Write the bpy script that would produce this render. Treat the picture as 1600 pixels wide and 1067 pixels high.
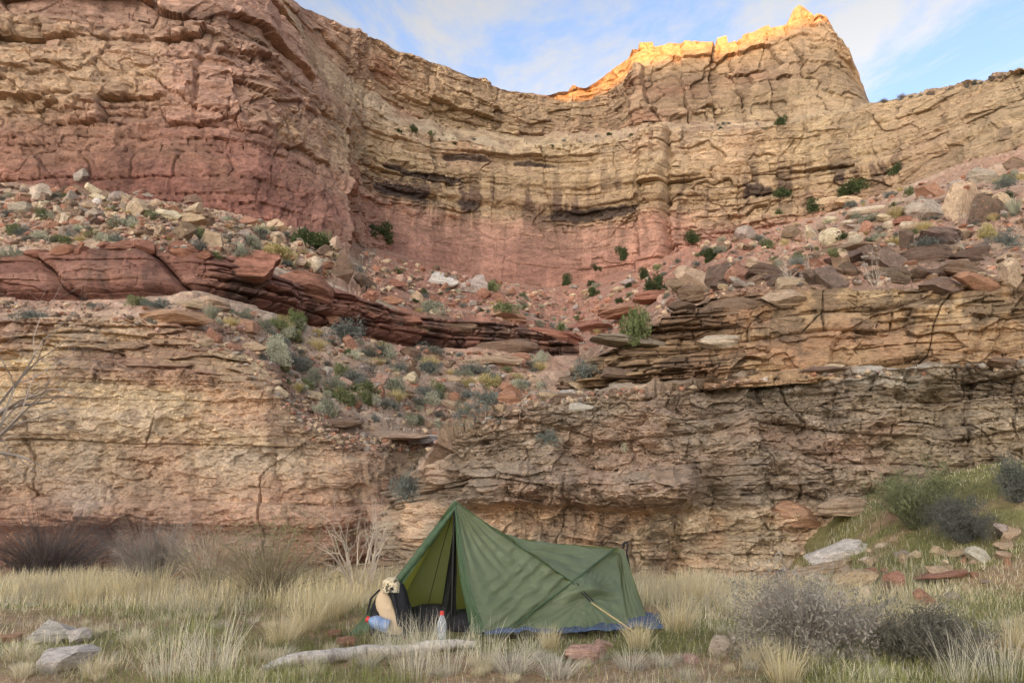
import bpy, math, random
import numpy as np
from mathutils import Vector, Matrix, Euler

for o in list(bpy.data.objects):
    bpy.data.objects.remove(o)
scene = bpy.context.scene
col = scene.collection
R = math.radians
rng = np.random.default_rng(11)
random.seed(5)

# ------------------------------------------------------------------ camera
CAMZ, FPX, PITCH = 1.5, 1209.0, R(9.72)
cam_d = bpy.data.cameras.new('camera')
cam = bpy.data.objects.new('camera', cam_d)
col.objects.link(cam)
cam.location = (0, 0, CAMZ)
cam.rotation_euler = (R(90) + PITCH, 0, 0)
cam_d.sensor_width = 36.0
cam_d.lens = 36.0 * FPX / 1600.0
cam_d.clip_end = 12000
scene.camera = cam

# ------------------------------------------------------------------ light
SUN_EL, SUN_AZ = R(10.5), R(208.0)      # azimuth clockwise from +Y (forward): behind and left
sun_dir = Vector((math.sin(SUN_AZ) * math.cos(SUN_EL), math.cos(SUN_AZ) * math.cos(SUN_EL), math.sin(SUN_EL)))
sd = bpy.data.lights.new('sun', 'SUN')
sd.energy = 4.2
sd.angle = R(0.3)
sd.color = (1.0, 0.36, 0.012)
so = bpy.data.objects.new('sun', sd)
col.objects.link(so)
so.rotation_euler = sun_dir.to_track_quat('Z', 'Y').to_euler()

world = bpy.data.worlds.new('World')
scene.world = world
world.use_nodes = True
wn, wl = world.node_tree.nodes, world.node_tree.links
wn.clear()
w_out = wn.new('ShaderNodeOutputWorld')
w_bg = wn.new('ShaderNodeBackground')
w_bg.inputs['Strength'].default_value = 0.15
sky = wn.new('ShaderNodeTexSky')
sky.sky_type = 'NISHITA'
sky.sun_disc = False
sky.sun_elevation = SUN_EL
sky.sun_rotation = SUN_AZ
sky.altitude = 1400
sky.air_density = 0.6
sky.dust_density = 10.0
sky.ozone_density = 1.0
# thin cirrus: noise over a plane far overhead, whitening the sky
tc = wn.new('ShaderNodeTexCoord')
sep = wn.new('ShaderNodeSeparateXYZ')
wl.new(tc.outputs['Generated'], sep.inputs[0])
zmax = wn.new('ShaderNodeMath'); zmax.operation = 'MAXIMUM'; zmax.inputs[1].default_value = 0.06
wl.new(sep.outputs['Z'], zmax.inputs[0])
dx = wn.new('ShaderNodeMath'); dx.operation = 'DIVIDE'
dy = wn.new('ShaderNodeMath'); dy.operation = 'DIVIDE'
wl.new(sep.outputs['X'], dx.inputs[0]); wl.new(zmax.outputs[0], dx.inputs[1])
wl.new(sep.outputs['Y'], dy.inputs[0]); wl.new(zmax.outputs[0], dy.inputs[1])
comb = wn.new('ShaderNodeCombineXYZ')
wl.new(dx.outputs[0], comb.inputs[0]); wl.new(dy.outputs[0], comb.inputs[1])
cmap = wn.new('ShaderNodeMapping')
cmap.inputs['Rotation'].default_value = (0, 0, R(25))
cmap.inputs['Scale'].default_value = (1.1, 0.55, 1)
cmap.inputs['Location'].default_value = (0.35, 0.2, 0)
wl.new(comb.outputs[0], cmap.inputs[0])
cn1 = wn.new('ShaderNodeTexNoise'); cn1.inputs['Scale'].default_value = 2.2; cn1.inputs['Detail'].default_value = 6; cn1.inputs['Roughness'].default_value = 0.68; cn1.inputs['Distortion'].default_value = 0.35
wl.new(cmap.outputs[0], cn1.inputs['Vector'])
cr = wn.new('ShaderNodeMapRange'); cr.inputs['From Min'].default_value = 0.36; cr.inputs['From Max'].default_value = 0.62; cr.inputs['To Min'].default_value = 0.10; cr.inputs['To Max'].default_value = 0.9
cr.interpolation_type = 'SMOOTHSTEP'
wl.new(cn1.outputs['Fac'], cr.inputs[0])
lum = wn.new('ShaderNodeRGBToBW'); wl.new(sky.outputs[0], lum.inputs[0])
cloudc = wn.new('ShaderNodeMix'); cloudc.data_type = 'RGBA'; cloudc.blend_type = 'MULTIPLY'
cloudc.inputs[0].default_value = 1.0
cloudc.inputs[7].default_value = (1.34, 1.31, 1.27, 1)
wl.new(lum.outputs[0], cloudc.inputs[6])
wmix = wn.new('ShaderNodeMix'); wmix.data_type = 'RGBA'
wl.new(cr.outputs[0], wmix.inputs[0]); wl.new(sky.outputs[0], wmix.inputs[6]); wl.new(cloudc.outputs[2], wmix.inputs[7])
wl.new(wmix.outputs[2], w_bg.inputs['Color'])
wl.new(w_bg.outputs[0], w_out.inputs['Surface'])

vs = scene.view_settings
vs.view_transform = 'Standard'
vs.look = 'None'
vs.exposure = 1.97
vs.gamma = 1.0
vs.use_curve_mapping = False
scene.render.engine = 'CYCLES'
scene.cycles.use_denoising = True
scene.cycles.denoising_prefilter = 'ACCURATE'
scene.cycles.denoising_input_passes = 'RGB_ALBEDO_NORMAL'
scene.cycles.max_bounces = 6
scene.cycles.diffuse_bounces = 4
scene.cycles.transparent_max_bounces = 8

# ------------------------------------------------------------------ numeric helpers
PERM = np.random.default_rng(3).permutation(256).astype(np.int32)
VAL = (np.random.default_rng(4).random(256) * 2 - 1).astype(np.float32)

def hsh(a, b=0, c=0):
    i = PERM[np.asarray(a, np.int64) & 255]
    i = PERM[(i + np.asarray(b, np.int64)) & 255]
    i = PERM[(i + np.asarray(c, np.int64)) & 255]
    return VAL[i] * 0.5 + 0.5

def vn(x, y, z=None):
    """value noise in -1..1"""
    if z is None:
        z = np.zeros_like(x)
    xi, yi, zi = np.floor(x), np.floor(y), np.floor(z)
    fx, fy, fz = x - xi, y - yi, z - zi
    fx = fx * fx * (3 - 2 * fx); fy = fy * fy * (3 - 2 * fy); fz = fz * fz * (3 - 2 * fz)
    xi = xi.astype(np.int64); yi = yi.astype(np.int64); zi = zi.astype(np.int64)
    out = 0
    px0 = PERM[xi & 255]; px1 = PERM[(xi + 1) & 255]
    for dz in (0, 1):
        wz = fz if dz else 1 - fz
        for dyy in (0, 1):
            wy = fy if dyy else 1 - fy
            a = VAL[PERM[(PERM[(px0 + yi + dyy) & 255] + zi + dz) & 255]]
            b = VAL[PERM[(PERM[(px1 + yi + dyy) & 255] + zi + dz) & 255]]
            out = out + wz * wy * (a + (b - a) * fx)
    return out

def fbm(x, y, z=None, oct=4, gain=0.5, lac=2.03):
    a, f, t, n = 1.0, 1.0, 0, 0
    for i in range(oct):
        t = t + a * vn(x * f + 17.3 * i, y * f + 5.1 * i, None if z is None else z * f + 9.7 * i)
        n += a; a *= gain; f *= lac
    return t / n

def cell(x, y, seed=0):
    """2D voronoi: returns F1, F2-F1, id hash"""
    xi, yi = np.floor(x).astype(np.int64), np.floor(y).astype(np.int64)
    f1 = np.full(x.shape, 9.0); f2 = f1.copy(); idh = np.zeros(x.shape)
    for dyy in (-1, 0, 1):
        for dxx in (-1, 0, 1):
            cx, cy = xi + dxx, yi + dyy
            jx = hsh(cx, cy, seed); jy = hsh(cx, cy, seed + 57)
            d = np.abs(cx + jx - x) * 0.8 + np.abs(cy + jy - y) * 0.8
            d = np.maximum(d, np.hypot(cx + jx - x, cy + jy - y))
            new = d < f1
            f2 = np.where(new, f1, np.minimum(f2, d))
            idh = np.where(new, hsh(cx, cy, seed + 91), idh)
            f1 = np.where(new, d, f1)
    return f1, f2 - f1, idh

def sstep(a, b, x):
    t = np.clip((x - a) / (b - a), 0, 1)
    return t * t * (3 - 2 * t)

def lin(c):
    c = np.asarray(c, float) / 255.0
    return np.where(c <= 0.04045, c / 12.92, ((c + 0.055) / 1.055) ** 2.4)

ct, st = math.cos(PITCH), math.sin(PITCH)
def wpt(px, py, Y):
    """point at forward distance Y seen at photograph pixel (px, py)"""
    px, py, Y = np.asarray(px, float), np.asarray(py, float), np.asarray(Y, float)
    a, u = (px - 800) / FPX, (533.5 - py) / FPX
    fw, up = ct - u * st, st + u * ct
    return np.stack([a / fw * Y, Y, CAMZ + up / fw * Y], -1)

def strata(s, z, seed, th, amp, bw, crack=0.5, warp=0.3, wscale=6.0, lay=1.0, blk=0.9):
    """bedded, jointed rock relief: returns outward offset, layer id, block hash"""
    g = np.random.default_rng(seed)
    z = z + warp * fbm(s / wscale, z / (wscale * 3) + seed, oct=3) * th[1]
    z0, z1 = float(z.min()) - 1, float(z.max()) + 1
    n = int((z1 - z0) / th[0]) + 4
    t = th[0] + (th[1] - th[0]) * g.random(n) ** 2.2
    zb = z0 - 0.5 + np.concatenate([[0], np.cumsum(t)])
    k = np.clip(np.searchsorted(zb, z) - 1, 0, n - 1)
    f = (z - zb[k]) / t[k]
    lo = g.random(n) * 2 - 1
    d = amp * lay * lo[k]
    d = d - amp * crack * np.abs(2 * f - 1) ** 7
    w = bw * t * (0.5 + 1.2 * g.random(n))
    q = (s + 0.3 * t[k] * fbm(s / (0.9 * th[1]), z / (0.5 * th[1]) + seed, oct=2)) / w[k] + g.random(n)[k] * 50
    c = np.floor(q)
    h = hsh(c, k, seed)
    fq = q - c
    d = d + amp * blk * (h - 0.5) - amp * crack * 0.9 * sstep(0.90, 1.0, np.abs(2 * fq - 1)) * (hsh(c, k, seed + 9) > 0.35)
    return d, k, h

# ------------------------------------------------------------------ materials
def nodes(name):
    m = bpy.data.materials.new(name)
    m.use_nodes = True
    nt = m.node_tree
    b = nt.nodes['Principled BSDF']
    return m, nt.nodes, nt.links, b

def rock_material(name, scale=1.0, bump=0.4, dist=0.05, stretch=3.0, attr=True):
    m, n, l, b = nodes(name)
    b.inputs['Roughness'].default_value = 0.92
    b.inputs['Specular IOR Level'].default_value = 0.15
    geo = n.new('ShaderNodeNewGeometry') if attr else n.new('ShaderNodeTexCoord')
    mp = n.new('ShaderNodeMapping')
    mp.inputs['Scale'].default_value = (scale, scale, scale * stretch)
    l.new(geo.outputs['Position' if attr else 'Object'], mp.inputs[0])
    n1 = n.new('ShaderNodeTexNoise'); n1.inputs['Scale'].default_value = 1.0; n1.inputs['Detail'].default_value = 6; n1.inputs['Roughness'].default_value = 0.68
    l.new(mp.outputs[0], n1.inputs['Vector'])
    n2 = n.new('ShaderNodeTexNoise'); n2.inputs['Scale'].default_value = 6.0; n2.inputs['Detail'].default_value = 3; n2.inputs['Roughness'].default_value = 0.7
    l.new(mp.outputs[0], n2.inputs['Vector'])
    rmp = n.new('ShaderNodeMapRange'); rmp.inputs['From Min'].default_value = 0.25; rmp.inputs['From Max'].default_value = 0.75; rmp.inputs['To Min'].default_value = 0.62; rmp.inputs['To Max'].default_value = 1.36
    l.new(n1.outputs['Fac'], rmp.inputs[0])
    if attr:
        src = n.new('ShaderNodeAttribute'); src.attribute_name = 'Col'
    else:
        src = n.new('ShaderNodeObjectInfo')
    g2 = n.new('ShaderNodeMapRange'); g2.inputs['From Min'].default_value = 0.28; g2.inputs['From Max'].default_value = 0.72; g2.inputs['To Min'].default_value = 0.66; g2.inputs['To Max'].default_value = 1.30
    l.new(n2.outputs['Fac'], g2.inputs[0])
    n4 = n.new('ShaderNodeTexNoise'); n4.inputs['Scale'].default_value = 19.0; n4.inputs['Detail'].default_value = 2; n4.inputs['Roughness'].default_value = 0.75
    l.new(mp.outputs[0], n4.inputs['Vector'])
    g4 = n.new('ShaderNodeMapRange'); g4.inputs['From Min'].default_value = 0.28; g4.inputs['From Max'].default_value = 0.72; g4.inputs['To Min'].default_value = 0.80; g4.inputs['To Max'].default_value = 1.18
    l.new(n4.outputs['Fac'], g4.inputs[0])
    gm = n.new('ShaderNodeMath'); gm.operation = 'MULTIPLY'; l.new(g2.outputs[0], gm.inputs[0]); l.new(g4.outputs[0], gm.inputs[1])
    gm2 = n.new('ShaderNodeMath'); gm2.operation = 'MULTIPLY'; l.new(gm.outputs[0], gm2.inputs[0]); l.new(rmp.outputs[0], gm2.inputs[1])
    mul = n.new('ShaderNodeVectorMath'); mul.operation = 'SCALE'
    l.new(src.outputs['Color'], mul.inputs[0]); l.new(gm2.outputs[0], mul.inputs['Scale'])
    outc = mul.outputs[0]
    if not attr:
        # lichen / varnish blotches
        n3 = n.new('ShaderNodeTexNoise'); n3.inputs['Scale'].default_value = 1.7; n3.inputs['Detail'].default_value = 5
        l.new(mp.outputs[0], n3.inputs['Vector'])
        r3 = n.new('ShaderNodeMapRange'); r3.inputs['From Min'].default_value = 0.52; r3.inputs['From Max'].default_value = 0.68
        l.new(n3.outputs['Fac'], r3.inputs[0])
        mx = n.new('ShaderNodeMix'); mx.data_type = 'RGBA'; mx.blend_type = 'MULTIPLY'
        mx.inputs[7].default_value = (0.62, 0.58, 0.55, 1)
        l.new(r3.outputs[0], mx.inputs[0]); l.new(outc, mx.inputs[6]); outc = mx.outputs[2]
    l.new(outc, b.inputs['Base Color'])
    dst = n.new('ShaderNodeVectorMath'); dst.operation = 'MULTIPLY_ADD'; dst.inputs[1].default_value = (0.9, 0.9, 0.9)
    l.new(n2.outputs['Color'], dst.inputs[0]); l.new(mp.outputs[0], dst.inputs[2])
    vo = n.new('ShaderNodeTexVoronoi'); vo.feature = 'DISTANCE_TO_EDGE'; vo.inputs['Scale'].default_value = 1.3
    l.new(dst.outputs[0], vo.inputs['Vector'])
    ck = n.new('ShaderNodeMapRange'); ck.inputs['From Max'].default_value = 0.045; ck.inputs['To Min'].default_value = 0.0; ck.inputs['To Max'].default_value = 0.45
    l.new(vo.outputs['Distance'], ck.inputs[0])
    fin = n.new('ShaderNodeMath'); fin.operation = 'MULTIPLY_ADD'; fin.inputs[1].default_value = 0.22
    l.new(n4.outputs['Fac'], fin.inputs[0]); l.new(ck.outputs[0], fin.inputs[2])
    add0 = n.new('ShaderNodeMath'); add0.operation = 'ADD'
    l.new(fin.outputs[0], add0.inputs[1])
    add = n.new('ShaderNodeMath'); add.operation = 'MULTIPLY_ADD'; add.inputs[1].default_value = 0.5
    l.new(n2.outputs['Fac'], add.inputs[0]); l.new(n1.outputs['Fac'], add.inputs[2]); l.new(add.outputs[0], add0.inputs[0])
    bp = n.new('ShaderNodeBump'); bp.inputs['Strength'].default_value = bump; bp.inputs['Distance'].default_value = dist
    l.new(add0.outputs[0], bp.inputs['Height']); l.new(bp.outputs[0], b.inputs['Normal'])
    return m

M_far = rock_material('canyon_wall_rock', 0.42, 0.6, 0.5, 2.2)
M_near = rock_material('near_cliff_rock', 2.6, 0.6, 0.06, 2.2)
M_slope = rock_material('talus_soil', 1.6, 0.6, 0.1, 1.0)
M_stone = rock_material('boulder_rock', 2.0, 0.6, 0.08, 1.6, attr=False)

ROCKMATS = {M_far, M_near, M_slope}
SAT = 0.86
GAIN = {M_far: 0.80, M_near: 1.04, M_slope: 1.0}
# ------------------------------------------------------------------ mesh helpers
def tag(o, label=None, cat=None, group=None, kind=None):
    if label: o['label'] = label
    if cat: o['category'] = cat
    if group: o['group'] = group
    if kind: o['kind'] = kind
    return o

def mesh_np(name, V, F, mat=None, colr=None, smooth=False):
    """V (n,3), F (m,3|4) -> mesh datablock"""
    V = np.ascontiguousarray(V, np.float32); F = np.ascontiguousarray(F, np.int32)
    me = bpy.data.meshes.new(name)
    k = F.shape[1]
    me.vertices.add(len(V)); me.vertices.foreach_set('co', V.ravel())
    me.loops.add(F.size); me.loops.foreach_set('vertex_index', F.ravel())
    me.polygons.add(len(F))
    me.polygons.foreach_set('loop_start', np.arange(0, F.size, k, dtype=np.int32))
    me.polygons.foreach_set('use_smooth', np.full(len(F), smooth, bool))
    me.update(calc_edges=True)
    if colr is not None:
        if mat in ROCKMATS:
            lm = (np.asarray(colr) @ np.array([0.3, 0.55, 0.15]))[:, None]
            colr = np.clip((lm + (colr - lm) * SAT) * GAIN[mat] * (np.array([1.0, 0.975, 0.965]) if mat is M_far else 1.0), 0.01, 0.72)
        a = me.attributes.new('Col', 'FLOAT_COLOR', 'POINT')
        c = np.ones((len(V), 4), np.float32); c[:, :3] = colr
        a.data.foreach_set('color', c.ravel())
    if mat: me.materials.append(mat)
    return me

def add_obj(name, me, parent=None):
    o = bpy.data.objects.new(name, me)
    col.objects.link(o)
    if parent: o.parent = parent
    return o

def grid_faces(nv, nu):
    i = np.arange(nv * nu).reshape(nv, nu)
    return np.stack([i[:-1, :-1], i[:-1, 1:], i[1:, 1:], i[1:, :-1]], -1).reshape(-1, 4)

def columns(x0, x1, n, lo=-25, hi=1625):
    """image columns, dense in frame and sparse outside"""
    a, b = max(x0, lo), min(x1, hi)
    c = [np.linspace(a, b, n)]
    if x0 < lo: c.insert(0, np.linspace(x0, lo, 30)[:-1])
    if x1 > hi: c.append(np.linspace(hi, x1, 30)[1:])
    return np.concatenate(c)

def loft(px, rows, counts, smooth=0):
    """rows of (px,py,Y) control points -> base grid (nv,nu,3)"""
    pts = []
    for r in rows:
        r = np.array(sorted(r), float)
        py, Y = np.interp(px, r[:, 0], r[:, 1]), np.interp(px, r[:, 0], r[:, 2])
        if smooth:
            k = np.hanning(smooth * 2 + 3)[1:-1]; k /= k.sum()
            Y = np.convolve(np.pad(Y, smooth, 'edge'), k, 'valid')
        pts.append(wpt(px, py, Y))
    out = [pts[0][None]]
    for a, b, c in zip(pts[:-1], pts[1:], counts):
        t = (np.arange(1, c + 1) / c)[:, None, None]
        out.append(a[None] * (1 - t) + b[None] * t)
    return np.concatenate(out, 0)

def plan_frame(P, sm=9):
    """arc length along the face and horizontal outward normal"""
    mid = P[P.shape[0] // 3]
    ds = np.hypot(np.diff(mid[:, 0]), np.diff(mid[:, 1]))
    s = np.concatenate([[0], np.cumsum(ds)])
    T = np.gradient(P[..., :2], axis=1)
    k = np.ones(sm) / sm
    T = np.stack([np.apply_along_axis(lambda v: np.convolve(np.pad(v, sm // 2, 'edge'), k, 'valid'), 1, T[..., i]) for i in (0, 1)], -1)
    T /= np.linalg.norm(T, axis=-1, keepdims=True) + 1e-9
    N = np.stack([T[..., 1], -T[..., 0]], -1)
    return np.broadcast_to(s, P.shape[:2]), N

def blend_bands(z, bands):
    """colour by height: bands = [(z, rgb255), ...]"""
    zz = [b[0] for b in bands]
    c = np.stack([lin(b[1]) for b in bands])
    return np.stack([np.interp(z, zz, c[:, i]) for i in range(3)], -1)

def mixc(c, c2, f):
    return c + (lin(c2) - c) * np.clip(f, 0, 1)[..., None]

# ------------------------------------------------------------------ terrain: canyon wall
E_BASE = [(-300,268,88),(0,285,86),(200,305,85),(400,345,84),(500,365,85),(546,378,88),(560,384,104),(585,390,126),(640,405,137),(720,425,147),(800,440,151),(850,450,152),(900,448,152),(1000,420,147),(1060,396,143),(1150,372,140),(1300,335,134),(1400,298,124),(1500,258,112),(1600,235,100),(1900,190,85)]
E1 = [(-300,-62,97),(0,-60,97),(200,-58,98),(330,-50,102),(400,-25,110),(430,12,116),(470,60,124),(500,98,130),(560,150,144),(600,180,151),(640,203,156),(700,222,160),(800,238,163),(850,230,162),(990,214,157),(1010,205,156),(1040,203,154),(1150,206,151),(1200,200,150),(1260,190,150),(1330,175,148),(1362,166,146),(1400,157,144),(1450,146,138),(1500,136,130),(1550,121,122),(1600,110,115),(1900,60,95)]
E2 = [(-300,-72,108),(0,-70,108),(200,-68,109),(330,-60,114),(400,-36,121),(430,2,126),(470,38,132),(500,75,138),(560,130,154),(600,152,163),(640,182,170),(700,200,178),(800,212,188),(850,212,192),(950,205,196),(990,200,182),(1040,196,178),(1150,198,176),(1200,192,175),(1300,180,172),(1355,170,172),(1365,172,172),(1400,165,168),(1450,155,160),(1600,120,140),(1900,70,115)]
E3 = [(-300,-110,116),(0,-108,116),(200,-104,117),(330,-90,122),(400,-55,127),(432,-6,130),(470,13,138),(500,28,144),(540,45,152),(575,55,160),(590,62,164),(605,73,166),(612,80,168),(640,86,172),(690,105,180),(745,122,186),(757,122,188),(768,136,190),(800,143,194),(850,148,200),(888,143,204),(895,133,204),(912,136,204),(930,129,202),(960,110,199),(978,96,196),(985,80,191),(1000,72,189),(1050,66,187),(1100,70,187),(1140,66,186),(1180,55,186),(1200,45,186),(1232,38,186),(1240,20,187),(1248,13,187),(1262,20,187),(1268,30,187),(1280,24,187),(1292,28,187),(1302,45,188),(1310,60,189),(1325,80,190),(1335,105,192),(1350,130,195),(1360,166,198),(1400,168,190),(1450,160,180),(1600,125,160),(1900,75,130)]

def shift(r, dpy=0, dY=0):
    return [(a, b + dpy, c + dY) for a, b, c in r]

def build_wall():
    px = columns(-300, 1900, 1010)
    rows = [shift(E_BASE, 16, -1), E1, E2, E3]
    P = loft(px, rows, [205, 20, 86])
    # plateau behind the rim
    rim = P[-1]
    back1 = rim + np.array([0, 14, -1.5]); back2 = rim + np.array([0, 60, -30.0])
    s, N = plan_frame(P, 13)
    z = P[..., 2]
    nv, nu = z.shape
    d3 = np.gradient(P, axis=0)
    steep = np.abs(d3[..., 2]) / (np.linalg.norm(d3, axis=-1) + 1e-9)
    cw = sstep(0.45, 0.85, steep)
    PX = np.broadcast_to(px, z.shape)
    vrow = np.arange(nv)[:, None] + 0 * z
    far = sstep(420, 640, PX)
    upper = sstep(216, 233, vrow)
    zw = z + 3.0 * fbm(s / 40, z / 60, oct=2)
    d1, k1, h1 = strata(s, zw, 21, (2.2, 8.0), 1.2, 2.0, 0.4, 0.25, 30, 0.6, 1.7)
    d2, k2, h2 = strata(s, zw, 22, (0.7, 2.4), 0.5, 2.6, 0.6, 0.4, 9, 0.7, 1.5)
    bulge = 3.2 * fbm(s / 30, z / 60, oct=3) + 0.6 * fbm(s / 6, z / 11 + 7, oct=3)
    f1, e1, ih = cell(s / 7 + 0.7 * fbm(s / 9, z / 9, oct=2), z / 5.0 + 0.5 * fbm(s / 5, z / 5, oct=2), 3)
    f3, e3, ih3 = cell(s / 2.6 + 0.6 * fbm(s / 4, z / 4, oct=2), z / 1.5 + 0.5 * fbm(s / 3, z / 3, oct=2), 9)
    joints = 0.7 * (ih3 - 0.5) - 0.5 * (1 - sstep(0.0, 0.07, e1)) + 2.0 * (ih - 0.5)
    jw = np.clip(0.6 + 0.9 * fbm(s / 25 + 3, z / 18, oct=2), 0, 1)
    # tall vertical clefts
    vs_ = s + 3.5 * fbm(s / 12, z / 22, oct=3)
    cq = vs_ / 13.0; cf = np.abs(cq - np.round(cq))
    cleft = -2.2 * (1 - sstep(0.0, 0.03, cf)) * sstep(0.05, 0.3, fbm(np.round(cq) * 3.7, z / 14, oct=2))
    but = sstep(985, 1000, PX) * (1 - sstep(1345, 1362, PX)) * upper      # the butte
    vq = (s + 6.0 * fbm(s / 13, z / 30, oct=2) + 1.8 * fbm(s / 4, z / 7, oct=3) + 0.25 * z) / 6.5
    vf = np.abs(vq - np.floor(vq) - 0.5) * 2
    ribs = but * (4.6 * (hsh(np.floor(vq), 8) - 0.5) - 1.5 * sstep(0.93, 1, vf) * sstep(0.0, 0.25, fbm(np.floor(vq) * 2.3, z / 7, oct=2)))
    # the smooth pink alcove base
    smooth = sstep(560, 640, PX) * (1 - sstep(1020, 1080, PX)) * (1 - sstep(48, 52, zw))
    smooth = np.maximum(smooth, 0.9 * sstep(1060, 1200, PX) * (1 - sstep(44, 47, zw)))
    slick = sstep(1340, 1420, PX)                                          # rounded slickrock at right
    amt = cw * (1 - 0.75 * smooth) * (1 - 0.45 * slick)
    ridg = 1 - np.abs(fbm(s / 5.5, z / 4.0 + 2, oct=5, gain=0.55)) * 2
    lay = 0.45 + 0.9 * sstep(-0.3, 0.4, fbm(s / 22 + 6, z / 9, oct=2))
    leftw = 1 - far
    redz = leftw * (1 - sstep(43.0, 44.6, zw))
    mass = np.maximum(leftw * sstep(60, 66, zw), 0.8 * but)
    dr, kr, hr = strata(s, z + 0.8 * fbm(s / 25, z * 0, oct=2), 23, (1.0, 4.6), 0.55, 2.6, 0.75, 0.3, 12)
    g1, ge, gi = cell(s / 11 + 0.9 * fbm(s / 10 + 3, z / 10, oct=3), z / 8 + 0.7 * fbm(s / 8, z / 8 + 5, oct=3), 5)
    spall = 3.2 * (gi - 0.5) - 0.5 * (1 - sstep(0, 0.05, ge)) + 1.2 * fbm(s / 9, z / 6 + 8, oct=3)
    base_rel = 0.78 * lay * (d1 + 0.9 * d2) + jw * joints + cleft * 0.3 + 0.6 * (ridg - 0.6) + 0.5 * fbm(s / 1.2, z / 0.8, oct=3)
    rel = base_rel * (1 - redz) * (1 - 0.75 * mass) + redz * (dr * 0.8 + 0.45 * jw * joints + 0.6 * (ridg - 0.6) + 0.25 * fbm(s / 1.0, z / 0.7, oct=3)) + mass * (spall + 0.3 * fbm(s / 1.3, z / 1.0, oct=3))
    disp = amt * rel + bulge * (0.25 + 0.75 * cw) * (1 - 0.6 * upper) + ribs
    # protruding pillar at px 1000-1050 and the overhanging dark bands
    PXn = PX + 9 * fbm(s * 0 + 3, z / 5, oct=3) + 3 * fbm(s / 2, z / 1.5, oct=2)
    disp += cw * 2.2 * sstep(994, 1006, PXn) * (1 - sstep(1034, 1048, PXn)) * (1 - upper)
    disp -= cw * 1.6 * sstep(1040, 1046, PXn) * (1 - sstep(1046, 1054, PXn)) * (1 - upper)
    for zc, wd, a in ((54.5, 0.8, 0.9), (60.5, 0.5, 0.6), (67.0, 0.6, 0.7)):
        disp -= a * cw * np.exp(-((zw - zc) / wd) ** 2) * sstep(560, 640, PX) * (1 - upper)
        disp += a * 0.8 * cw * np.exp(-((zw - zc - 2.2) / wd) ** 2) * sstep(560, 640, PX) * (1 - upper)
    edge = np.ones_like(z); edge[-1] = 0.35; edge[-2] = 0.7
    disp = disp * edge
    P = P.copy()
    P[..., 0] += N[..., 0] * disp; P[..., 1] += N[..., 1] * disp
    P[..., 2] += (1 - cw) * (1.6 * fbm(s / 4, P[..., 1] / 4, oct=4) + 1.0 * (hsh(np.floor(s / 3.0 + fbm(s / 5, z / 2, oct=2)), np.floor(P[..., 1] / 2.5)) - 0.5))
    rimn = fbm(s[-1] / 5, s[-1] * 0 + 3, oct=4)
    P[-1, :, 2] += 1.1 * rimn + but[-1] * 3.0 * (hsh(np.floor(s[-1] / 2.6 + 0.6 * rimn).astype(int), 31) - 0.5)
    P[-2, :, 2] += 0.5 * rimn
    # ---- rock colours
    c = blend_bands(zw, [(30,(150,102,86)),(40,(156,108,90)),(42.0,(162,116,97)),(45.5,(184,142,118)),(60,(188,150,124)),(72,(190,150,126)),(120,(194,154,130))])
    calc = blend_bands(zw, [(30,(180,126,104)),(44,(196,146,122)),(51,(198,154,126)),(53,(176,146,110)),(62,(186,158,118)),(66,(196,168,130)),(74,(196,172,136)),(90,(196,164,126)),(120,(200,168,128))])
    c = c + (calc - c) * far[..., None]
    right = sstep(1060, 1250, PX) * (1 - upper)
    cr_ = blend_bands(zw, [(30,(182,126,104)),(46,(192,138,114)),(49,(190,160,120)),(90,(196,168,124))])
    c = c + (cr_ - c) * right[..., None]
    n_big = fbm(s / 18, z / 10, oct=4)
    c = mixc(c, (198, 172, 128), 0.55 * sstep(0.0, 0.5, n_big) * (1 - smooth) * (0.35 + 0.65 * sstep(43, 47, zw)))
    c = mixc(c, (172, 112, 86), 0.55 * sstep(0.05, 0.55, -n_big) * (0.4 + 0.6 * upper))
    bench = (1 - cw) * far
    c = mixc(c, (206, 186, 152), 0.75 * bench * (1 - 0.75 * sstep(720, 860, PX)) * sstep(-0.3, 0.2, fbm(s / 6, z / 3, oct=3)))
    c = mixc(c, (150, 118, 92), 0.6 * bench * sstep(0.05, 0.35, fbm(s / 2.5 + 4, P[..., 1] / 3, oct=3)))
    # desert varnish: dark vertical streaks hanging from the ledges
    streak = fbm(s / 1.6, z / 22, oct=4) + 0.6 * fbm(s / 9, z / 9 + 4, oct=3)
    vmask = sstep(0.2, 0.45, streak + 0.15 * fbm(s / 0.8, z / 1.5, oct=2))
    zone = 0.35 + 0.65 * np.exp(-((zw - 56) / 5.0) ** 2) * far
    zone = np.maximum(zone, 0.55 * np.exp(-((zw - 62) / 4.0) ** 2) * sstep(300, 420, PX))
    c = mixc(c, (108, 84, 72), 0.8 * vmask * zone * cw)
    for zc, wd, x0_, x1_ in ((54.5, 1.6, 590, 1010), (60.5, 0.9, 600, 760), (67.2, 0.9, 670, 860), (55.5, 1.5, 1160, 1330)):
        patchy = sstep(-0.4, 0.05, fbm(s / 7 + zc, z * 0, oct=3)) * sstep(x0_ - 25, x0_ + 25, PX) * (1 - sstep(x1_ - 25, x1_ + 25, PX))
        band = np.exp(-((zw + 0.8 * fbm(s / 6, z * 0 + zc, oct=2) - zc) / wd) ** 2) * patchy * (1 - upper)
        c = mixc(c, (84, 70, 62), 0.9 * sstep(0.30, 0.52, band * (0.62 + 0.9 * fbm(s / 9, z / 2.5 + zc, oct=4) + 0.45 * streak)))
    topband = np.exp(-((zw - 63.5) / 2.0) ** 2) * (1 - sstep(470, 560, PX)) * sstep(230, 330, PX)
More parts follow.
